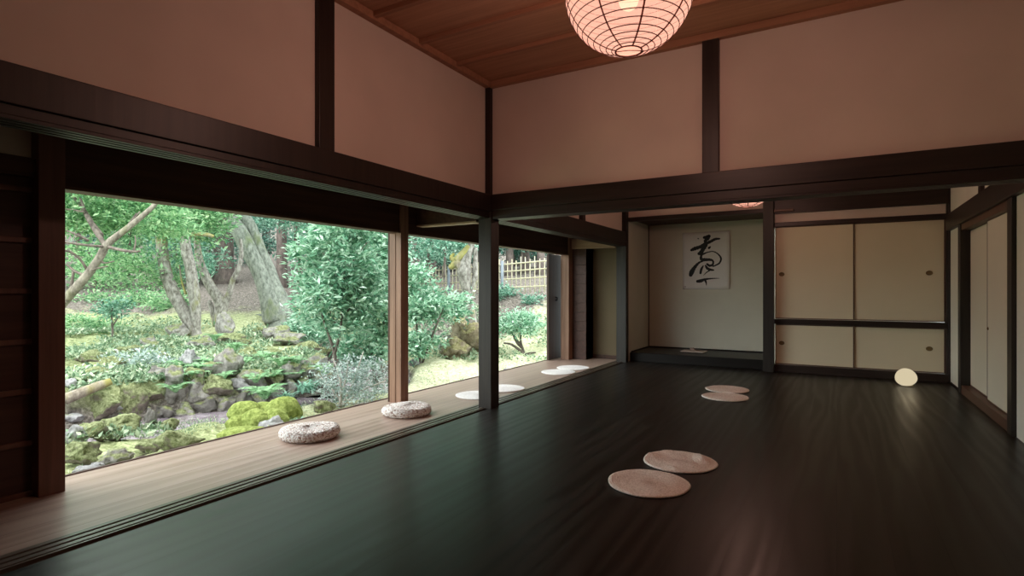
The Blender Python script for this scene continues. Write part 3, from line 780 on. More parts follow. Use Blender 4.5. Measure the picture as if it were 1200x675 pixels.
m, nt, bs, out = new_mat('mossy_ground'); L = nt.links
v = objcoord(nt)
al = N(nt, 'ShaderNodeAttribute', attribute_name='litter'); ay = N(nt, 'ShaderNodeAttribute', attribute_name='yellow')
n1 = N(nt, 'ShaderNodeTexNoise', i_Scale=1.4, i_Detail=8.0, i_Roughness=0.7); L.new(v, n1.inputs['Vector'])
n2 = N(nt, 'ShaderNodeTexNoise', i_Scale=16.0, i_Detail=6.0, i_Roughness=0.75); L.new(v, n2.inputs['Vector'])
moss = ramp(nt, n2.outputs['Fac'], [(0.32, (0.09, 0.10, 0.05)), (0.46, (0.24, 0.28, 0.13)), (0.56, (0.38, 0.42, 0.22)), (0.68, (0.58, 0.60, 0.40))])
yel = ramp(nt, n2.outputs['Fac'], [(0.30, (0.28, 0.27, 0.14)), (0.46, (0.58, 0.58, 0.38)), (0.62, (0.78, 0.77, 0.60))])
lit = ramp(nt, n2.outputs['Fac'], [(0.34, (0.04, 0.036, 0.032)), (0.5, (0.15, 0.132, 0.115)), (0.66, (0.36, 0.325, 0.29))])
def mixc(f, a, b):
    q = N(nt, 'ShaderNodeMix', data_type='RGBA'); L.new(f, q.inputs['Factor']); L.new(a, q.inputs[6]); L.new(b, q.inputs[7]); return q.outputs[2]
c1 = mixc(ay.outputs['Fac'], moss, yel)
ad = N(nt, 'ShaderNodeMath', operation='ADD'); L.new(al.outputs['Fac'], ad.inputs[0]); L.new(n1.outputs['Fac'], ad.inputs[1])
f = ramp(nt, ad.outputs[0], [(0.74, (0, 0, 0)), (1.02, (1, 1, 1))])
c2 = mixc(f, c1, lit)
L.new(c2, bs.inputs['Base Color']); bs.inputs['Roughness'].default_value = 0.95; spec(bs, 0.15)
bump(nt, n2.outputs['Fac'], bs, 0.8, 0.05)
M_ground = m
g = np_mesh('ground', np.column_stack([xy, zz]), quads, M_ground, smooth=True)
tag(g, kind='structure')
fl = field(xy)
lit_v = np.clip(fl[:, 1], 0, 1); yel_v = np.clip(fl[:, 2], 0, 1)
bedk = np.clip((0.9 - dst) / 0.3, 0, 1); lit_v = np.maximum(lit_v, bedk * 0.9)
for nm, arr in (('litter', lit_v), ('yellow', yel_v)):
    at_ = g.data.attributes.new(nm, 'FLOAT', 'POINT'); at_.data.foreach_set('value', arr.astype(np.float32))

# stream
m, nt, bs, out = new_mat('stream_water'); L = nt.links
n = N(nt, 'ShaderNodeTexNoise', i_Scale=5.0, i_Detail=4.0, i_Roughness=0.6); L.new(objcoord(nt), n.inputs['Vector'])
col = ramp(nt, n.outputs['Fac'], [(0.35, (0.16, 0.13, 0.15)), (0.65, (0.34, 0.30, 0.34))])
L.new(col, bs.inputs['Base Color']); bs.inputs['Roughness'].default_value = 0.16; spec(bs, 0.9)
bump(nt, n.outputs['Fac'], bs, 0.5, 0.04)
vs = []; fs = []
for i, p in enumerate(STREAM):
    d = STREAM[min(i+1, len(STREAM)-1)] - STREAM[max(i-1, 0)]; d = d / np.linalg.norm(d); nn = np.array([-d[1], d[0]])
    for s in (-0.95, 0, 0.95): vs.append((*(p + s * nn), -0.735))
for i in range(len(STREAM) - 1):
    for k in range(2): fs.append((3*i+k, 3*i+k+1, 3*i+k+4, 3*i+k+3))
tag(MB().add(vs, fs, True).build('stream_water', m), kind='structure')

# ------------------------------------------------------------------ rocks
import bmesh
def _ico(sub):
    b = bmesh.new(); bmesh.ops.create_icosphere(b, subdivisions=sub, radius=1.0)
    b.verts.ensure_lookup_table(); v = np.array([x.co[:] for x in b.verts]); f = [tuple(q.index for q in p.verts) for p in b.faces]; b.free()
    return v, f
ICO4 = _ico(4); ICO3 = _ico(3)
def rock_verts(seed, sx, sy, sz, cuts=9, rough=0.12, fine=0.04, ico=ICO4):
    rng = np.random.default_rng(seed); v = ico[0].copy()
    for _ in range(cuts):
        n = rng.normal(size=3); n /= np.linalg.norm(n); h = rng.uniform(0.52, 0.9)
        d = v @ n; over = np.maximum(0, d - h); v = v - over[:, None] * n * 0.9
    for i in range(len(v)):
        p = Vector(v[i] * 1.3) + Vector((seed * 3.7, seed * 1.3, 0))
        q = 1 + rough * noise.noise(p * 1.2) + fine * noise.noise(p * 4.5) + fine * 0.4 * noise.noise(p * 11)
        v[i] *= q
    return v * np.array([sx, sy, sz])
_rs = [100]
def hit(u, v, t0=4.6):
    """distance at which the sight line through (u, v) meets the ground"""
    t = t0
    for _ in range(400):
        p = at(u, v, t)
        if p[2] <= gz(p[0], p[1]) + 0.01: return t
        t *= 1.006
    return None
def rock(name, label, u, v, t, wpx, hpx, mat, cat='rock', group=None, cuts=14, rough=0.38, fine=0.15, depth=0.8, sink=True, tilt=0.0):
    _rs[0] += 1
    th_ = hit(u, v + 0.36 * hpx)
    if sink and th_ and 0.7 < th_ / t < 1.4: t = th_ + 0.3 * depth * wpx * t / F / 2
    c = at(u, v, t); k = t / F
    sx, sz = wpx * k / 2, hpx * k / 2
    vv = rock_verts(_rs[0], sx * 1.08, sx * depth, sz * 1.1, cuts, rough, fine)
    if tilt:
        ca, sa = math.cos(tilt), math.sin(tilt); x, z = vv[:, 0].copy(), vv[:, 2].copy(); vv[:, 0] = ca * x - sa * z; vv[:, 2] = sa * x + ca * z
    o = np_mesh(name, vv, np.array(ICO4[1]), mat, smooth=True)
    o.location = c; o.rotation_euler = (0, 0, YAW - 0.3 + 0.6 * ((_rs[0] * 0.37) % 1))
    return tag(o, label, cat, group)

GW = 'stones of the low bank wall behind the stream'
LW = 'grey-brown stone in the low mossy bank wall behind the stream'
for u, v, t, w, h, mt in ((192,484,8.3,28,22,R_dark),(216,482,8.3,34,20,R_half),(240,478,8.4,30,24,R_dark),(262,474,8.5,28,24,R_half),(284,470,8.6,28,26,R_dark),(303,466,8.75,26,26,R_half),(322,461,9.0,28,26,R_half),(340,457,9.3,26,26,R_half),(356,452,9.6,24,24,R_half),
                          (206,462,8.6,30,28,R_half),(232,460,8.6,32,30,R_half),(254,454,8.75,30,28,R_moss),(296,446,9.1,32,28,R_half),(318,444,9.3,32,26,R_moss),(338,440,9.6,30,26,R_half),(357,436,9.9,28,22,R_half),(374,444,9.7,24,24,R_half)):
    rock('rock', LW, u, v, t, w, h, mt, group=GW)
GM = 'rocks of the mossy slope above the bank wall'
LM = 'half mossy rock on the green slope between the stream bank and the trees'
for u, v, t, w, h, mt in ((204,442,9.0,30,26,R_half),(228,440,9.1,28,26,R_moss),(248,434,9.3,26,24,R_half),(184,438,9.0,26,22,R_half),(128,428,9.3,36,16,R_moss),(106,418,9.8,40,16,R_moss),(150,412,10.6,34,14,R_moss),(176,404,11.4,30,16,R_half),(110,438,8.4,34,20,R_moss),(370,424,10.6,30,20,R_half),(386,414,11.4,28,18,R_moss),(274,398,12.6,30,16,R_moss),(340,398,12.9,34,16,R_half),(250,396,12.4,20,18,R_half),(292,415,10.6,24,14,R_moss),(318,414,10.9,26,14,R_moss),
                          (346,424,10.6,22,18,R_half),(236,404,11.4,30,18,R_half),(190,420,10.3,24,16,R_moss),(360,406,12.0,24,14,R_moss),(305,388,13.6,22,12,R_moss),(284,402,12.2,20,12,R_moss),(345,436,10.0,20,18,R_half)):
    rock('rock', LM, u, v, t, w, h, mt, group=GM)
S_ = [
 ('rock','pale angular grey boulder below the twin-trunk tree',221,424,10.2,26,28,R_grey,0),
 ('rock','tall mossy brown boulder standing mid slope above the stream',268,425,9.9,30,46,R_half,0),
 ('rock','rounded grey stone set low beside a dark gap in the bank',280,452,8.95,24,20,R_grey,0),
 ('rock','upright lichen-spotted stone pillar in front of the leaning trunk',263,386,13.2,22,36,R_half,0),
 ('rock','broad pale rock lying at the foot of the big leaning tree',326,392,13.0,36,22,R_half,0),
 ('rock','mossy-topped grey stone at the foot of the twin-trunk tree',207,388,12.9,26,20,R_half,0),
 ('rock','moss-capped rock between the fallen log and the dark hollow',118,478,6.8,40,30,R_moss,0),
 ('rock','small pale stone at the foot of the dead root on the left',134,476,6.9,16,14,R_grey,0),
 ('rock','mossy lump between the grey stones and the slanting rock on the left',112,506,6.0,36,26,R_moss,0),
 ('rock','whitish stone beside the lowest grey stone in the left corner',114,550,5.0,20,20,R_grey,0),
 ('rock','white-grey boulder close to the left pillar, higher of two',84,452,7.4,24,16,R_grey,0),
 ('rock','flat grey stone close to the left pillar, lower of two',84,489,6.4,26,14,R_grey,0),
 ('rock','round grey stone at the left edge above the mossy clump',88,510,5.9,26,20,R_grey,0),
 ('rock','mossy brown clump of rock at the left edge of the opening',97,532,5.4,38,24,R_moss,0),
 ('rock','grey stone lowest in the left corner above the veranda edge',98,556,4.9,36,20,R_grey,0),
 ('rock','half mossy stone beside a fallen twig near the veranda edge',136,538,5.25,34,26,R_half,0),
 ('rock','low moss-covered rock between the twig and the bright mound',176,524,5.6,30,18,R_moss,0),
 ('rock','broad moss-covered mound at the near stream edge, left of the rounded cushions',208,520,5.85,52,30,R_moss,0),
 ('rock','squat moss-capped rock stump on the left, over a dark hollow',152,474,7.0,38,40,R_moss,0),
 ('rock','dark narrow rock standing in the hollow left of the stream',178,492,7.1,16,34,R_dark,0),
 ('rock','moss-topped rock column left of the stream head',172,462,7.3,34,26,R_moss,0),
 ('rock','small mossy stone at the left end of the stream',198,498,7.15,20,16,R_moss,0),
 ('rock','large slanting mossy rock below the dead root on the left',140,498,6.4,44,30,R_moss,0),
 ('rock','mossy block at the stream edge right of the rounded cushions',380,478,7.85,24,20,R_moss,0),
 ('rock','pale grey stone under the bright rounded moss cushions',322,499,6.4,38,20,R_grey,0),
 ('rock','pale slab leaning on the mossy root mound past the wooden pillar',519,408,12.6,14,26,R_grey,0.5),
 ('rock','flat white stone at the foot of the dense shrub past the pillar',487,426,11.4,24,9,R_grey,0),
 ('rock','small white stone beside the corner pillar, at the edge of the moss',594,436,9.9,14,8,R_grey,0),
]
for nm, lb, u, v, t, w, h, mt, tl in S_: rock(nm, lb, u, v, t, w, h, mt, tilt=tl)
# bright moss cushions: one clump of domes
for lb, u, v, w, h, t in (('bright green moss dome, small leftmost one of the rounded clump by the stream', 279, 498, 26, 20, 6.75),
        ('bright green moss dome, tall one at the back right of the rounded clump', 332, 482, 38, 32, 7.0), ('bright green moss dome, middle front of the rounded clump', 301, 495, 34, 28, 6.6),
        ('bright green moss dome, back left of the rounded clump', 288, 484, 36, 26, 7.0), ('bright green moss dome, front right of the rounded clump', 324, 493, 28, 26, 6.7),
        ('bright green moss dome, back middle of the rounded clump', 311, 483, 30, 22, 7.0)):
    rock('moss_mound', lb, u, v, t, w, h, R_dome, 'moss', 'bright moss domes by the stream', cuts=0, rough=0.14, fine=0.06)
rock('moss_mound', 'low flat bright moss patch in front of the rounded clump', 287, 508, 6.2, 56, 14, R_dome, 'moss', cuts=0, rough=0.10, fine=0.03)
rock('moss_mound', 'yellow-brown mossy root mound under the gnarled tree by the fence', 545, 398, 13.4, 44, 44, R_yel, 'moss', cuts=5, rough=0.5, fine=0.22)
rock('moss_mound', 'lower tawny root mound left of the gnarled tree, beside a pale slab', 532, 410, 13.0, 30, 28, R_yel, 'moss', cuts=5, rough=0.5, fine=0.22)
# fallen log and twig on the left
c = [at(76, 468, 7.1), at(96, 460, 7.25), at(116, 452, 7.4), at(130, 447, 7.5)]
lg = MB().tube(c, [0.075, 0.07, 0.062, 0.05], 10).build('fallen_log', M_barkmoss); tag(lg, 'mossy fallen log lying between rocks near the left pillar', 'log')
c = [at(148, 545, 5.2), at(160, 537, 5.3), at(172, 533, 5.35)]
tag(MB().tube(c, [0.012, 0.013, 0.008], 6).build('fallen_twig', M_twig), 'short fallen twig lying on the moss near the veranda edge', 'twig')

# ------------------------------------------------------------------ plants
def rot_basis(rng, n, up=0.0):
    d = rng.normal(size=(n, 3)); d[:, 2] += up; d /= np.linalg.norm(d, axis=1)[:, None]; return d
def leaves(cent, dirs, size, rng, aspect=0.42, flat=0.0, fold=0.0):
    """one pointed leaf (4 vertices) per centre"""
    n = len(cent)
    nor = rng.normal(size=(n, 3)) * (1 - flat); nor[:, 2] += flat * 2.2 + 0.3
    nor /= np.linalg.norm(nor, axis=1)[:, None]
    side = np.cross(nor, dirs); side /= (np.linalg.norm(side, axis=1)[:, None] + 1e-6)
    s = size * rng.uniform(0.6, 1.25, n)[:, None]
    b = cent; tip = cent + dirs * s; mid = cent + dirs * s * 0.45
    up = np.cross(dirs, side) * s * 0.10
    l = mid + side * s * aspect * 0.5 + up; r = mid - side * s * aspect * 0.5 + up
    V = np.stack([b, l, tip, r], 1).reshape(-1, 3)
    Fq = np.arange(4 * n).reshape(n, 4)
    return V, Fq
def foliage(name, blobs, size, mat, parent, seed, per=14, spread=0.14, aspect=0.42, flat=0.3, up=0.1, loc=None):
    """blobs: (centre xyz, radii xyz, number of sprays); leaves grouped in sprays so that gaps stay between them"""
    rng = np.random.default_rng(seed); Cs = []; Ds = []
    for c, r, n in blobs:
        q = rng.normal(size=(n, 3)); q /= np.linalg.norm(q, axis=1)[:, None]; q *= rng.uniform(0.25, 1.0, n)[:, None] ** 0.5
        cc = np.array(c) + q * np.array(r)
        od = q + rng.normal(size=(n, 3)) * 0.4; od[:, 2] *= 0.5; od /= np.linalg.norm(od, axis=1)[:, None]
        k = rng.uniform(-1, 1, (n, per)); 
        along = od[:, None, :] * (k[:, :, None] * spread * 1.4)
        jit = rng.normal(size=(n, per, 3)) * spread * np.array([0.5, 0.5, 0.5 * (1 - flat)])
        pts = cc[:, None, :] + along + jit
        d = od[:, None, :] * 0.7 + rng.normal(size=(n, per, 3)) * np.array([0.8, 0.8, 0.45]); d[:, :, 2] += up
        Cs.append(pts.reshape(-1, 3)); Ds.append(d.reshape(-1, 3))
    Cc = np.vstack(Cs); D = np.vstack(Ds); D /= np.linalg.norm(D, axis=1)[:, None]
    V, Fq = leaves(Cc, D, size, rng, aspect, flat)
    if loc is not None: V = V - np.array(loc)
    o = np_mesh(name, V, Fq, mat, parent)
    return o
def pxline(pts, t):
    """pixel polyline (u, v, width px[, dt]) at distance t -> points, radii"""
    P_ = []; R_ = []
    for p in pts:
        tt = t + (p[3] if len(p) > 3 else 0); P_.append(at(p[0], p[1], tt)); R_.append(p[2] * tt / F / 2)
    return P_, R_
def smoothline(P_, R_, k=4):
    P_ = np.array(P_); n = len(P_); out = []; rr = []
    for i in range(n - 1):
        p0, p1, p2, p3 = P_[max(i-1, 0)], P_[i], P_[i+1], P_[min(i+2, n-1)]
        for j in range(k):
            s = j / k
            out.append(0.5 * ((2*p1) + (-p0+p2)*s + (2*p0-5*p1+4*p2-p3)*s*s + (-p0+3*p1-3*p2+p3)*s**3)); rr.append(R_[i] + (R_[i+1]-R_[i]) * s)
    out.append(P_[-1]); rr.append(R_[-1]); return out, rr
def limb(mb, pts, t, n=10):
    P_, R_ = smoothline(*pxline(pts, t)); mb.tube(P_, R_, n)
def bl(u, v, t, ru, rv, rt, n):
    k = t / F; return (at(u, v, t), (ru * k, rt, rv * k), n)
def root_at(u, v, t): 
    p = at(u, v, t); return tuple(p)

# slanting maple on the left with dark bare branches
o0 = root_at(60, 372, 9.0); o0 = (o0[0], o0[1], gz(o0[0], o0[1]))
t = thing('maple_tree', 'slanting maple with dark crossing branches and pale green leaves on the left', 'tree', o0)
m = MB(); limb(m, [(20,452,19),(27,424,15),(40,395,12.5),(76,352,11),(100,325,10),(116,303,9),(126,286,9),(146,270,7),(168,252,6),(184,236,5),(200,205,4)], 9.0)
m.build('trunk', M_barkbrown, t, loc=o0, local=False)
m = MB()
for pts in ([(124,289,5),(112,270,6,.1),(104,256,6,.2),(96,243,4,.3),(84,228,3,.3)], [(108,262,5,.2),(118,276,7,.1)], [(100,248,3,.2),(94,232,2,.2)],
            [(124,289,4),(108,288,3,-.2),(92,286,3,-.3),(76,284,2,-.4)], [(126,289,4),(142,293,4,-.2),(158,295,3,-.3),(164,294,2,-.3)], [(157,294,2,-.3),(159,283,1.5,-.3),(158,276,1.2,-.3)],
            [(102,316,4),(94,304,3,-.1),(84,296,3,-.2),(74,293,2,-.3)], [(104,282,3,-.1),(92,276,3,-.2),(78,270,2,-.2)], [(100,249,3,.2),(86,246,2,.2),(74,245,2,.2)],
            [(98,322,4),(88,318,3),(78,310,2.5)], [(86,318,3),(84,334,3),(82,342,2.5)], [(104,318,3),(116,314,2,-.1),(126,312,1.5,-.2)], [(112,300,2),(122,308,2),(134,306,1.4)],
            [(150,268,3),(158,256,2),(164,248,1.5)], [(140,275,3),(150,264,2.5,.2),(160,250,2,.3)]):
    m = MB(); limb(m, pts, 9.0, 6); m.build('branch', M_twig, t, loc=o0)
foliage('foliage', [bl(110,240,9.8,50,22,0.9,200), bl(170,255,10.2,45,22,0.8,160), bl(100,300,10.6,40,16,0.8,60), bl(95,262,9.6,34,14,0.6,80), bl(140,215,9.6,80,18,1.0,140), bl(120,140,10.5,110,40,1.4,260), bl(20,180,10,90,60,1.2,220), bl(160,40,11.5,120,50,1.6,240), bl(-60,60,10.5,120,70,1.6,200),  # blobs high above the opening are added to block sky and green floor reflections
        bl(206,262,11.5,24,22,.5,70), bl(150,322,13.0,45,20,1.2,130), bl(120,306,12.5,30,12,.8,60), bl(190,312,13.2,26,26,.9,110)], 0.12, M_maple, t, 11, per=10, spread=0.15, flat=0.6, loc=o0)

# twin-trunk tree in front of the slope
def tree(name, label, base, limbs, t, bark, blobs, mat, leaf, seed, branches=(), bark2=None, per=14, spread=0.14, group=None, flat=0.4, cat='tree'):
    p = root_at(base[0], base[1], t); o0 = (p[0], p[1], min(p[2], gz(p[0], p[1])))
    th_ = thing(name, label, cat, o0, 0, group)
    m = MB()
    for l in limbs: limb(m, l, t, 12)
    m.build('trunk', bark, th_, loc=o0)
    if branches:
        for l in branches:
            m = MB(); limb(m, l, t, 7); m.build('branch', bark2 or bark, th_, loc=o0)
    if blobs: foliage('foliage', blobs, leaf, mat, th_, seed, per, spread, flat=flat, loc=o0)
    return th_
tree('garden_tree', 'mossy twin-trunk tree with a leaning pale left stem on the slope', (224, 396),
     [[(228,402,16),(226,386,14),(216,366,14),(204,345,14),(196,325,13),(191,300,12.5),(189,278,12),(187,262,11),(186,240,9),(188,205,7)],
      [(230,402,15),(229,385,11),(229,360,12),(226,335,13),(223,312,12),(218,292,12),(217,268,9),(217,245,9),(214,215,8)],
      [(236,402,9),(231,388,8)]], 13.0, M_barkpale,
     [bl(196,246,13,40,18,1.2,150), bl(230,262,13.4,26,24,.8,110), bl(215,215,13,60,20,1.2,90), bl(230,150,13.5,100,36,1.8,260), bl(250,70,14,120,50,2.0,240)], M_maple, 0.14, 21,  # last two crown blobs, unseen from the room, added to screen off the sky
     branches=[[(217,276,5),(230,274,5),(242,275,5),(250,277,4)], [(204,345,4),(196,340,2),(190,336,1)], [(218,345,3),(213,330,2),(210,310,1.5)]], bark2=M_barkmoss)
tree('garden_tree', 'pale forked tree whose stems spread in a wide V behind the stone pillar', (258, 376),
     [[(262,384,18),(259,368,15),(258,354,13),(248,338,11),(240,322,10),(234,305,8),(231,285,7),(232,262,7),(233,240,6),(236,205,5)],
      [(262,384,14),(262,362,9),(268,346,7),(273,328,6),(280,314,5.5),(283,298,4.5),(282,280,3)],
      [(255,384,9),(245,352,4)]], 14.6, M_barkpale,
     [bl(245,222,14.6,40,18,1,70), bl(240,300,16,16,22,.8,40)], M_teal, 0.13, 22,
     branches=[[(232,268,4),(224,258,4),(220,247,3),(216,230,3)], [(240,272,3),(250,258,5),(256,243,5),(262,215,4)]])
# big leaning grey trunk, two stems grown together
t = 16.0
tree('leaning_tree', 'large grey-green double trunk leaning left across the garden slope', (326, 376),
     [[(330,384,44,.0),(328,366,30,.0),(325,350,25,.05),(320,334,18,.1),(314,314,15,.12),(305,294,14,.1),(298,276,14,.1),(291,262,15,.1),(282,250,16,.1),(266,222,14,.1)],
      [(324,376,32,-.1),(316,352,22,-.15),(309,332,18,-.2),(302,314,18,-.22),(295,300,18,-.24),(288,286,19,-.24),(280,270,18,-.24),(272,256,11,-.2),(267,248,8,-.15),(258,222,7,-.1)],
      [(338,384,20),(328,362,22)], [(316,380,16),(306,372,9),(296,373,5),(288,376,3)], [(336,378,14),(346,376,7),(352,380,4)]], t, M_barkbig,
     [bl(270,200,17,90,22,2.0,120), bl(330,150,17,110,34,2.2,260), bl(380,70,17,130,50,2.4,260)], M_teal, 0.19, 23)  # last two blobs are unseen, added to keep white sky off the floor

# gnarled mossy tree by the fence
tree('gnarled_tree', 'gnarled tree with a yellow mossy burl in front of the lattice fence', (548, 400),
     [[(554,408,24),(553,392,16),(552,372,12),(549,356,11),(547,342,11),(545,328,14),(544,318,17),(546,306,13),(550,294,9),(554,280,8),(557,255,8)],
      [(551,352,7),(556,332,7),(557,312,6),(557,290,5)], [(540,408,16),(532,416,8),(524,420,4)], [(554,404,14),(548,392,12)]], 13.4, M_barkpale,
     [bl(545,268,13.2,40,8,.8,40), bl(560,190,13.6,80,36,1.4,220), bl(520,120,14,110,44,1.6,200)], M_teal, 0.14, 24,  # last two blobs are out of view, added as cover against the sky
     branches=[[(543,316,12),(536,308,11),(530,312,7),(526,314,4)], [(534,306,10),(543,298,11),(551,289,9)], [(534,306,7),(529,302,5),(532,297,3)]], bark2=M_barkmoss)

def shrub(name, label, u, v, t, stems, blobs, mat, leaf, seed, bark=M_twig, per=14, spread=0.10, aspect=0.42, flat=0.35, up=0.1, cat='shrub', group=None):
    p = root_at(u, v, t); o0 = (p[0], p[1], min(p[2], gz(p[0], p[1])) )
    th_ = thing(name, label, cat, o0, 0, group)
    if stems:
        m = MB()
        for l in stems:
            P_, R_ = smoothline(*pxline(l, t))
            m.tube(P_, R_, 6)
        m.build('stem', bark, th_, loc=o0)
    foliage('foliage', blobs, leaf, mat, th_, seed, per, spread, aspect, flat, up, loc=o0)
    return th_
shrub('tall_shrub', 'tall airy evergreen shrub with two thin dark stems right of the leaning trunk', 392, 466, 8.2,
      [[(394,470,5),(393,440,4.5),(392,415,4),(386,395,3),(380,378,2.5),(376,360,2),(372,335,1.5)], [(392,415,4),(398,392,3),(401,365,2.6),(403,340,2.2),(404,315,1.6),(406,285,1.2)],
       [(400,372,2),(414,356,1.6),(424,340,1.2)], [(398,392,2),(384,360,1.2),(364,344,1)], [(403,330,1.6),(390,310,1.2),(378,296,1)], [(404,318,1.6),(418,300,1.2),(430,284,1)]],
      [bl(400,270,8.4,40,16,.4,120), bl(372,300,8.5,24,26,.4,100), bl(412,310,8.4,34,34,.45,200), bl(405,225,8.6,44,24,.5,160), bl(385,345,8.2,36,24,.4,170), bl(425,350,8.5,30,30,.4,150), bl(400,380,8.3,34,14,.35,60), bl(355,330,8.6,12,14,.25,30),
       bl(362,365,8.8,20,12,.3,40)], M_green, 0.115, 31, per=10, spread=0.095, aspect=0.36)
shrub('dense_shrub', 'dense green bush filling the view left of the wooden veranda pillar', 440, 455, 9.6,
      [[(440,462,5),(438,430,4),(430,390,3),(425,350,2)], [(441,455,4),(448,410,3),(450,360,2),(446,320,1.5)]],
      [bl(440,300,9.8,24,40,.5,190), bl(445,360,9.6,24,36,.5,220), bl(430,405,9.6,30,24,.5,170), bl(448,270,10.2,22,22,.5,110), bl(415,268,10.8,30,16,.5,90)], M_green, 0.12, 32, per=11, spread=0.11)
shrub('pale_shrub', 'pale grey-green twiggy shrub low beside the stream, left of the wooden pillar', 408, 472, 7.7,
      [[(398,478,4),(400,455,3),(396,435,2),(390,420,1.5)], [(400,476,3),(412,452,2.4),(420,430,1.8),(426,412,1.3)], [(402,474,3),(424,458,2),(442,450,1.6),(452,446,1)], [(400,470,2.5),(386,452,1.8),(376,442,1)], [(410,476,2),(432,470,1.6),(446,462,1)], [(401,462,2),(406,440,1.6),(408,424,1)]],
      [bl(400,438,7.8,34,20,.35,90), bl(430,440,7.9,26,20,.35,90), bl(425,462,7.7,28,10,.3,50), bl(392,462,7.8,16,10,.25,25)], M_silver, 0.055, 33, bark=M_twigp, per=11, spread=0.075)
shrub('dense_shrub', 'broad dense teal bush directly right of the wooden pillar, below the fence', 495, 425, 11.6,
      [[(492,430,4),(490,400,3),(486,360,2)], [(494,428,3),(508,390,2.4),(520,360,1.4)]],
      [bl(482,325,12,16,18,.6,110), bl(518,362,12,28,14,.6,130), bl(490,362,11.8,24,16,.6,130), bl(482,404,11.4,16,16,.5,90), bl(500,345,12.3,22,9,.5,50), bl(541,352,12.2,10,7,.3,22), bl(500,398,11.8,14,9,.4,40)], M_green, 0.12, 34, per=11, spread=0.12)
shrub('small_shrub', 'small spreading shrub with bent bare branches on the moss right of the corner pillar', 613, 412, 12.3,
      [[(614,415,3.4),(612,406,2.6),(604,396,2),(598,388,1.4)], [(614,414,3),(610,398,3),(612,384,2),(613,374,1.5)], [(614,414,4),(600,404,3),(590,402,2)], [(612,408,3),(606,402,3),(600,390,1.6)], [(615,416,4),(622,414,3),(628,413,1.5)]],
      [bl(606,380,12.4,26,14,.5,170), bl(594,385,12.3,14,10,.4,60), bl(622,380,12.4,14,10,.4,50)], M_green, 0.08, 35, per=14, spread=0.09)
shrub('low_shrub', 'low bluish-leaved shrub sprawling over the rocks left of the pale boulder', 172, 440, 9.0,
      [[(170,452,3),(165,435,2.5),(155,425,1.6)], [(172,452,3),(182,432,2),(192,424,1.4)], [(150,470,2.5),(156,455,2.5),(160,445,2)]],
      [bl(160,428,9.0,34,14,.5,120), bl(195,432,9.2,28,14,.5,100), bl(142,444,8.6,20,8,.4,45)], M_silver, 0.07, 36, per=10, spread=0.1)
shrub('young_sapling', 'thin young sapling with a small leafy top on the left mossy slope', 132, 404, 12.0,
      [[(132,410,3),(132,390,2.4),(131,370,2),(133,352,1.4)], [(132,382,1.8),(140,370,1.2)]],
      [bl(132,362,12,16,9,.35,45), bl(140,355,12,8,6,.25,18), bl(124,366,12,8,5,.2,14)], M_teal, 0.09, 37, per=9, spread=0.09)
shrub('low_shrub', 'low leafy bush beyond the stream, between tall shrub and leaning trunk', 362, 392, 13.8,
      [[(362,398,3),(360,385,2),(352,372,1.4)]], [bl(356,384,13.6,18,14,.5,110), bl(376,392,13.2,20,14,.5,110)], M_green, 0.10, 38)
shrub('low_shrub', 'bright green low bush at the left edge below the maple trunk', 92, 388, 13.5,
      [[(92,396,3),(90,380,2)]], [bl(92,382,13.5,20,12,.5,90), bl(120,386,13.5,22,6,.5,50)], M_maple, 0.10, 39)
shrub('low_shrub', 'leafy bush around the feet of the background trees, left of the twin-trunk tree', 165, 352, 19.0,
      [[(165,362,4),(163,345,3)]], [bl(158,352,19,30,10,.8,90), bl(196,352,18,24,14,.7,80), bl(110,352,19,24,8,.7,50)], M_maple, 0.14, 40, spread=0.18)
shrub('low_shrub', 'low evergreen bush on the reddish bank just right of the corner pillar', 596, 345, 16.2,
      [[(596,352,3),(597,342,2)]], [bl(592,342,16.2,14,7,.4,50), bl(622,352,15.8,12,6,.4,30)], M_teal, 0.10, 41)

def fern(label, u, v, t, size, n, seed, group):
    rng = np.random.default_rng(seed); p = at(u, v, t); o0 = (p[0], p[1], max(p[2], gz(p[0], p[1])))
    Cs = []; Ds = []; Sz = []; Ns = []
    for k in range(n):
        a = 2 * PI * k / n + rng.uniform(-.3, .3); L_ = 1.35 * size * rng.uniform(.7, 1.1); h = np.array([math.cos(a), math.sin(a), 0.0])
        for i in range(1, 17):
            q = i / 16; c = h * L_ * q * (0.45 + 0.4 * q) + np.array([0, 0, L_ * (1.35 * q - 0.95 * q * q)])
            tg = h * (0.45 + 0.8 * q) + np.array([0, 0, 1.35 - 1.9 * q]); tg /= np.linalg.norm(tg)
            sd = np.cross(tg, [0, 0, 1]); sd /= np.linalg.norm(sd)
            for s in (-1, 1):
                Ns.append(np.cross(sd, tg)); Cs.append(c); Ds.append(sd * s + tg * 0.45 - np.array([0, 0, .12])); Sz.append(L_ * 0.30 * math.sin(PI * min(1, q * 0.85 + 0.12)))
    Cs = np.array(Cs); D = np.array(Ds); D /= np.linalg.norm(D, axis=1)[:, None]; Sz = np.array(Sz)[:, None]
    nor = np.array(Ns) + rng.normal(size=(len(Cs), 3)) * .25; sd = np.cross(nor, D); sd /= np.linalg.norm(sd, axis=1)[:, None]
    V = np.stack([Cs, Cs + D * Sz * .4 + sd * Sz * .14, Cs + D * Sz, Cs + D * Sz * .4 - sd * Sz * .14], 1).reshape(-1, 3)
    o = np_mesh('fern', V, np.arange(len(V)).reshape(-1, 4), M_fern); o.location = o0
    return tag(o, label, 'fern', group)
LF = 'small green fern with arching fronds growing on the rocky stream bank'
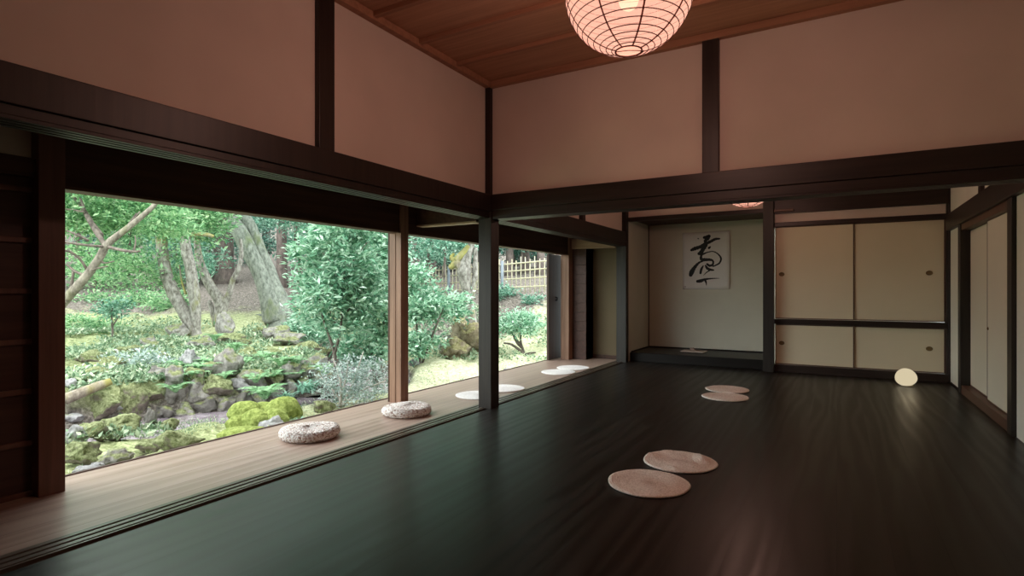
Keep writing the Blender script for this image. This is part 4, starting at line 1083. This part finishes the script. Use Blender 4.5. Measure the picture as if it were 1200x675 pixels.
for i, (u, v, t, s) in enumerate(((330,432,9.6,.30),(346,430,9.8,.28),(318,446,9.2,.24),(240,446,8.85,.30),(228,462,8.5,.26),(252,442,9.0,.24),(214,440,9.0,.28),(286,430,9.6,.24),(236,434,9.2,.26),
        (300,450,8.9,.24),(205,462,8.2,.26),(342,446,9.5,.24),(262,456,8.7,.2),(310,424,10.2,.26),(276,412,10.6,.26),(252,400,11.6,.26),(380,440,9.6,.28))):
    fern(LF, u, v, t, s, 9, 50 + i, 'ferns on the stream bank')
fern('bushy fern hanging over the water in the middle of the stream bank', 310, 470, 8.45, .36, 14, 80, None)
def straps(label, u, v, t, size, n, seed):
    rng = np.random.default_rng(seed); p = at(u, v, t); o0 = (p[0], p[1], max(p[2], gz(p[0], p[1])))
    m = MB()
    for k in range(n):
        a = rng.uniform(0, 2 * PI); l = size * rng.uniform(.6, 1.1); h = np.array([math.cos(a), math.sin(a), 0]); sd = np.array([-h[1], h[0], 0]); b0 = rng.normal(size=3) * size * .18; b0[2] = -0.02
        vs = []; fs = []
        for i in range(7):
            q = i / 6; c = b0 + h * l * (0.15 * q + 0.65 * q * q) + np.array([0, 0, l * (1.0 * q - 0.62 * q * q)]); w = size * 0.035 * (1 - q * q) + 0.001
            vs += [c + sd * w, c - sd * w]
        for i in range(6): fs.append((2*i, 2*i+1, 2*i+3, 2*i+2))
        m.add(vs, fs, True)
    o = m.build('strap_leaf_plant', M_blade, None, o0, local=True)
    return tag(o, label, 'plant')
straps('clump of long arching strap leaves at the bend of the stream', 360, 458, 9.0, 0.42, 46, 90)
straps('low strap-leaved clump at the stream edge below the ferns', 335, 468, 8.7, 0.30, 34, 91)
straps('pale grassy tuft between the moss cushions and the mossy block', 352, 497, 6.8, 0.20, 40, 92)

# low leaves and grass over the slope: nobody could count them
rng = np.random.default_rng(7)
def scatter(name, label, cat, zones, mat, size, seed, aspect, up, flat, lift=0.03):
    rng = np.random.default_rng(seed); Cs = []
    for u0, u1, v0, v1, n in zones:
        u = rng.uniform(u0, u1, n); v = rng.uniform(v0, v1, n)
        # march the sight line down to the ground
        a = (u - 600) / F; b = (HZ - v) / F
        tt = np.full(n, 4.6); done = np.zeros(n, bool); res = np.full(n, np.nan)
        dirs = np.stack([-SN + a * CS, CS + a * SN, b], 1)
        for s in range(260):
            p = dirs * tt[:, None]; p[:, 2] += H
            gzz = ground(p[:, :2]); hit = (~done) & (p[:, 2] <= gzz + 0.02); res[hit] = tt[hit]; done |= hit
            if done.all(): break
            tt = np.where(done, tt, tt * 1.010)
        ok = ~np.isnan(res); p = dirs[ok] * res[ok][:, None]; p[:, 2] += H
        keep = dstream(p[:, :2]) > 0.85; p = p[keep]
        nz = np.array([noise.noise(Vector((x * .9, y * .9, 3.3))) for x, y, z in p]); p = p[nz > -0.12]
        p[:, 2] = ground(p[:, :2]) + 0.03; Cs.append(p)
    c = np.vstack(Cs); k = 6
    cc = np.repeat(c, k, 0) + rng.normal(size=(len(c) * k, 3)) * np.array([.06, .06, .015])
    sc = np.repeat(np.linalg.norm(c[:, :2], axis=1) / 10, k)
    d = rng.normal(size=cc.shape); d[:, 2] = np.abs(d[:, 2]) * .5 + up; d /= np.linalg.norm(d, axis=1)[:, None]
    cc[:, 2] += np.abs(rng.normal(size=len(cc))) * lift
    V, Fq = leaves(cc, d, (size * (0.55 + 0.45 * sc))[:, None] if False else size, rng, aspect, flat)
    o = np_mesh(name, V, Fq, mat); tag(o, label, cat, kind='stuff'); return o
scatter('ground_cover', 'low leafy ground cover over the mossy slope behind the stream', 'ground cover',
        [(-250,76,380,450,1100),(76,240,390,450,1900),(240,455,380,440,1900),(76,230,372,400,700),(80,190,455,540,500),(480,645,360,425,700)], M_cover, 0.085, 71, 0.5, 0.3, 0.4)
scatter('moss_grass', 'short fine grass and moss blades near the veranda edge', 'grass',
        [(76,200,470,560,1500),(180,380,470,520,900),(400,455,455,475,300),(480,645,405,462,900)], M_cover, 0.035, 72, 0.22, 1.0, 0.0, 0.005)

# ------------------------------------------------------------------ bamboo lattice fence
M_bamboo = plain('pale_bamboo', (0.47, 0.43, 0.30), 0.5)
M_fpost = plain('blue_grey_post', (0.20, 0.23, 0.27), 0.7)
A0 = at(470, 340, 20.5); B0 = at(668, 340, 14.8)
t = thing('bamboo_fence', 'pale bamboo lattice fence on the rise beyond the right-hand openings', 'fence', (A0[0], A0[1], 0.95))
dirv = (B0 - A0); dirv[2] = 0; Lf = float(np.linalg.norm(dirv)); e = dirv / Lf; nrm = np.array([-e[1], e[0], 0])
def fz(s): q = s / Lf; return 0.92 + q * 0.26 - 0.95, 1.84 + q * 0.22 - 0.95
rngf = random.Random(3); k = 0; s = 0.05
while s < Lf:
    z0, z1 = fz(s); x = e * s + nrm * 0.018
    MB().tube([(x[0], x[1], z0 - 0.10), (x[0] + rngf.uniform(-.008, .008), x[1], z1 + rngf.uniform(-.05, .06))], 0.015, 6).build('upright', M_bamboo, t)
    s += 0.185; k += 1
for q in (0.08, 0.36, 0.62, 0.86):
    p0 = fz(0); p1 = fz(Lf)
    a_ = np.array([0, 0, p0[0] + (p0[1]-p0[0]) * q]); b_ = e * Lf + np.array([0, 0, p1[0] + (p1[1]-p1[0]) * q])
    MB().tube([a_, (a_ + b_) / 2, b_], 0.019, 6).build('rail', M_bamboo, t)
for s in (0.5, Lf * 0.36, Lf * 0.68, Lf - 0.3):
    z0, z1 = fz(s); x = e * s - nrm * 0.05
    MB().tube([(x[0], x[1], z0 - 0.35), (x[0], x[1], z1 - 0.02)], 0.045, 10).build('post', M_fpost, t)

# ------------------------------------------------------------------ forest behind
def cedar(label, u, t, wpx, seed, group=None, low=3.0, top=14.0, n=130, lean=0.0, mat=M_dteal):  # crown density raised so the cedars shade the hill
    rng = np.random.default_rng(seed); p = at(u, 340, t); z = gz(p[0], p[1]); o0 = (p[0], p[1], z - 0.1); r = wpx * t / F / 2
    th_ = thing('cedar_tree', label, 'tree', o0, 0, group)
    MB().tube([(0, 0, 0), (0.02, 0, 0.4), (lean * .3, 0, 2.5), (lean, 0, 7), (lean * 1.6, 0, top)], [r * 1.7, r * 1.15, r, r * .8, r * .3], 12).build('trunk', M_barkdark, th_)
    blobs = []
    for k in range(9):
        a = rng.uniform(0, 2 * PI); h = low + (top - low) * k / 9 + rng.uniform(-.3, .3); d = 1.3 * (1 - 0.5 * k / 9)
        blobs.append(((d * math.cos(a) * .7, d * math.sin(a) * .7, h), (1.2, 1.2, 0.6), n // 2))
    foliage('foliage', blobs, 0.24, mat, th_, seed, per=12, spread=0.30, aspect=0.35, flat=0.5, up=-0.25)
    return th_
LC = 'tall dark-trunked cedar standing in the dim forest behind the garden'
for i, (u, t, wpx) in enumerate(((30,30,14),(98,33,10),(150,38,11),(190,32,10),(236,37,11),(294,34,10),(312,40,9),(368,30,11),(400,36,12),(445,32,12),(510,36,10),(526,30,11),(566,34,11),(604,31,10),(630,37,10),(668,29,11),(715,34,12),(597,23.5,8),(615,24.5,10),(633,23,8),(506,25,9),(540,26,8),(650,24,9))):
    cedar(LC, u, t, wpx, 200 + i, 'cedars of the forest behind', low=2.4 + (i % 3) * 0.8)
for i, (u, t, wpx) in enumerate(((-30,27,12),(-100,24,13),(-190,26,12),(-300,22,13),(-420,20,14),(-10,21,12),(-240,18,13))):
    cedar('dark cedar of the forest that continues past the left pillar of the opening', u, t, wpx, 260 + i, 'cedars past the left pillar', low=2.6)
cedar('stout brown cedar trunk right behind the pale forked tree', 262, 24.0, 20, 300, low=4.2)
cedar('dark cedar trunk with a flared foot between leaning trunk and tall shrub', 330, 23.0, 11, 301, low=3.8)
cedar('broad grey cedar trunk seen just right of the wooden veranda pillar', 484, 22.0, 12, 302, low=3.2)
def under(label, u, v, t, ru, rv, n, seed, mat=M_teal, leaf=0.16, group=None):
    return shrub('understory_tree', label, u, v + 25, t, [[(u, v + rv + 30, 4), (u + 2, v, 3), (u - 2, v - rv, 1.5)]], [bl(u, v, t, ru, rv, 1.2, n), bl(u + ru * .6, v + rv * .4, t + .8, ru * .7, rv * .6, 1.0, n // 2)], mat, leaf, seed, per=13, spread=0.24, flat=0.5, cat='tree', group=group)
LU = 'leafy understory tree in the shade between the cedar trunks'
for i, (u, v, t, ru, rv, n, mt) in enumerate(((90,250,20,50,20,120,M_maple),(150,270,22,40,24,120,M_maple),(110,320,21,30,12,60,M_maple),(205,300,22,26,26,90,M_teal),(245,270,24,30,24,90,M_teal),(290,255,26,26,14,60,M_teal),(345,255,20,34,16,110,M_teal),
        (300,285,28,20,12,40,M_dteal),(380,262,18,30,20,110,M_teal),(440,262,18,30,18,90,M_teal),(520,285,17,30,10,80,M_teal),(500,298,18,24,8,50,M_teal),(610,285,24,30,8,60,M_dteal),(560,285,26,24,10,50,M_dteal),(350,290,24,14,16,40,M_teal),(232,312,24,16,14,40,M_dteal),(120,285,30,40,20,90,M_dteal),(200,275,30,36,24,90,M_dteal),(265,285,31,30,26,90,M_dteal),(330,282,31,30,24,90,M_dteal),(390,285,28,34,26,90,M_dteal),(450,290,28,30,26,90,M_dteal),(505,300,29,26,16,80,M_dteal),(550,296,30,26,16,80,M_dteal),(600,292,27,26,14,80,M_dteal),(645,288,27,26,16,80,M_dteal))):
    under(LU, u, v, t, ru, rv, n, 400 + i, mt, 0.15 if t < 21 else 0.19, 'understory trees among the cedars')
# end shutter of the veranda opening
M_shut = wood('weathered_shutter', (0.055, 0.034, 0.028), (0.10, 0.064, 0.054), 0.6, (24, 24, 1.2), 0.25)
t = thing('storm_shutter', 'dark wooden shutter edge with finger grip at the far end of the veranda opening', 'shutter', (-3.907, 8.15, 0.006))
m = MB(); m.box(-0.018, 0.018, -0.35, 0.35, 0.0, 1.66); m.build('board', M_shut, t, bevel=0.003)
m = MB(); q = at(650, 354, 9.0) ; m.tube([(0.012, -0.10, 0.93), (0.045, -0.10, 0.935), (0.05, -0.10, 0.97), (0.012, -0.10, 0.98)], 0.012, 8); m.build('finger_grip', M_edge, t)

# ------------------------------------------------------------------ daylight, camera, colour management
w = bpy.data.worlds.new('overcast_sky'); bpy.context.scene.world = w; w.use_nodes = True
nt = w.node_tree; bg = nt.nodes['Background']
tc = nt.nodes.new('ShaderNodeTexCoord'); sx = nt.nodes.new('ShaderNodeSeparateXYZ'); nt.links.new(tc.outputs['Generated'], sx.inputs[0])
col = ramp(nt, sx.outputs[2], [(0.0, (0.72, 0.82, 0.80)), (0.25, (0.86, 0.95, 0.95)), (1.0, (1.0, 1.0, 0.98))])
nt.links.new(col, bg.inputs['Color']); bg.inputs['Strength'].default_value = SKY

cd = bpy.data.cameras.new('camera'); cam = bpy.data.objects.new('camera', cd); C.objects.link(cam)
cd.sensor_width = 36.0; cd.lens = F / 1200 * 36.0; cd.shift_y = (HZ - 337.5) / 1200
cd.clip_start = 0.05; cd.clip_end = 300
cam.location = (0, 0, H); cam.rotation_euler = (PI / 2, 0, YAW)
sc = bpy.context.scene
sc.camera = cam
sc.view_settings.view_transform = 'Standard'; sc.view_settings.look = 'None'
sc.view_settings.exposure = 0.0; sc.view_settings.gamma = 1.0; sc.view_settings.use_curve_mapping = False
cy = sc.cycles
cy.use_denoising = True
cy.max_bounces = 10; cy.diffuse_bounces = 6; cy.glossy_bounces = 4; cy.transparent_max_bounces = 24
cy.sample_clamp_indirect = 6.0
cy.caustics_reflective = False; cy.caustics_refractive = False
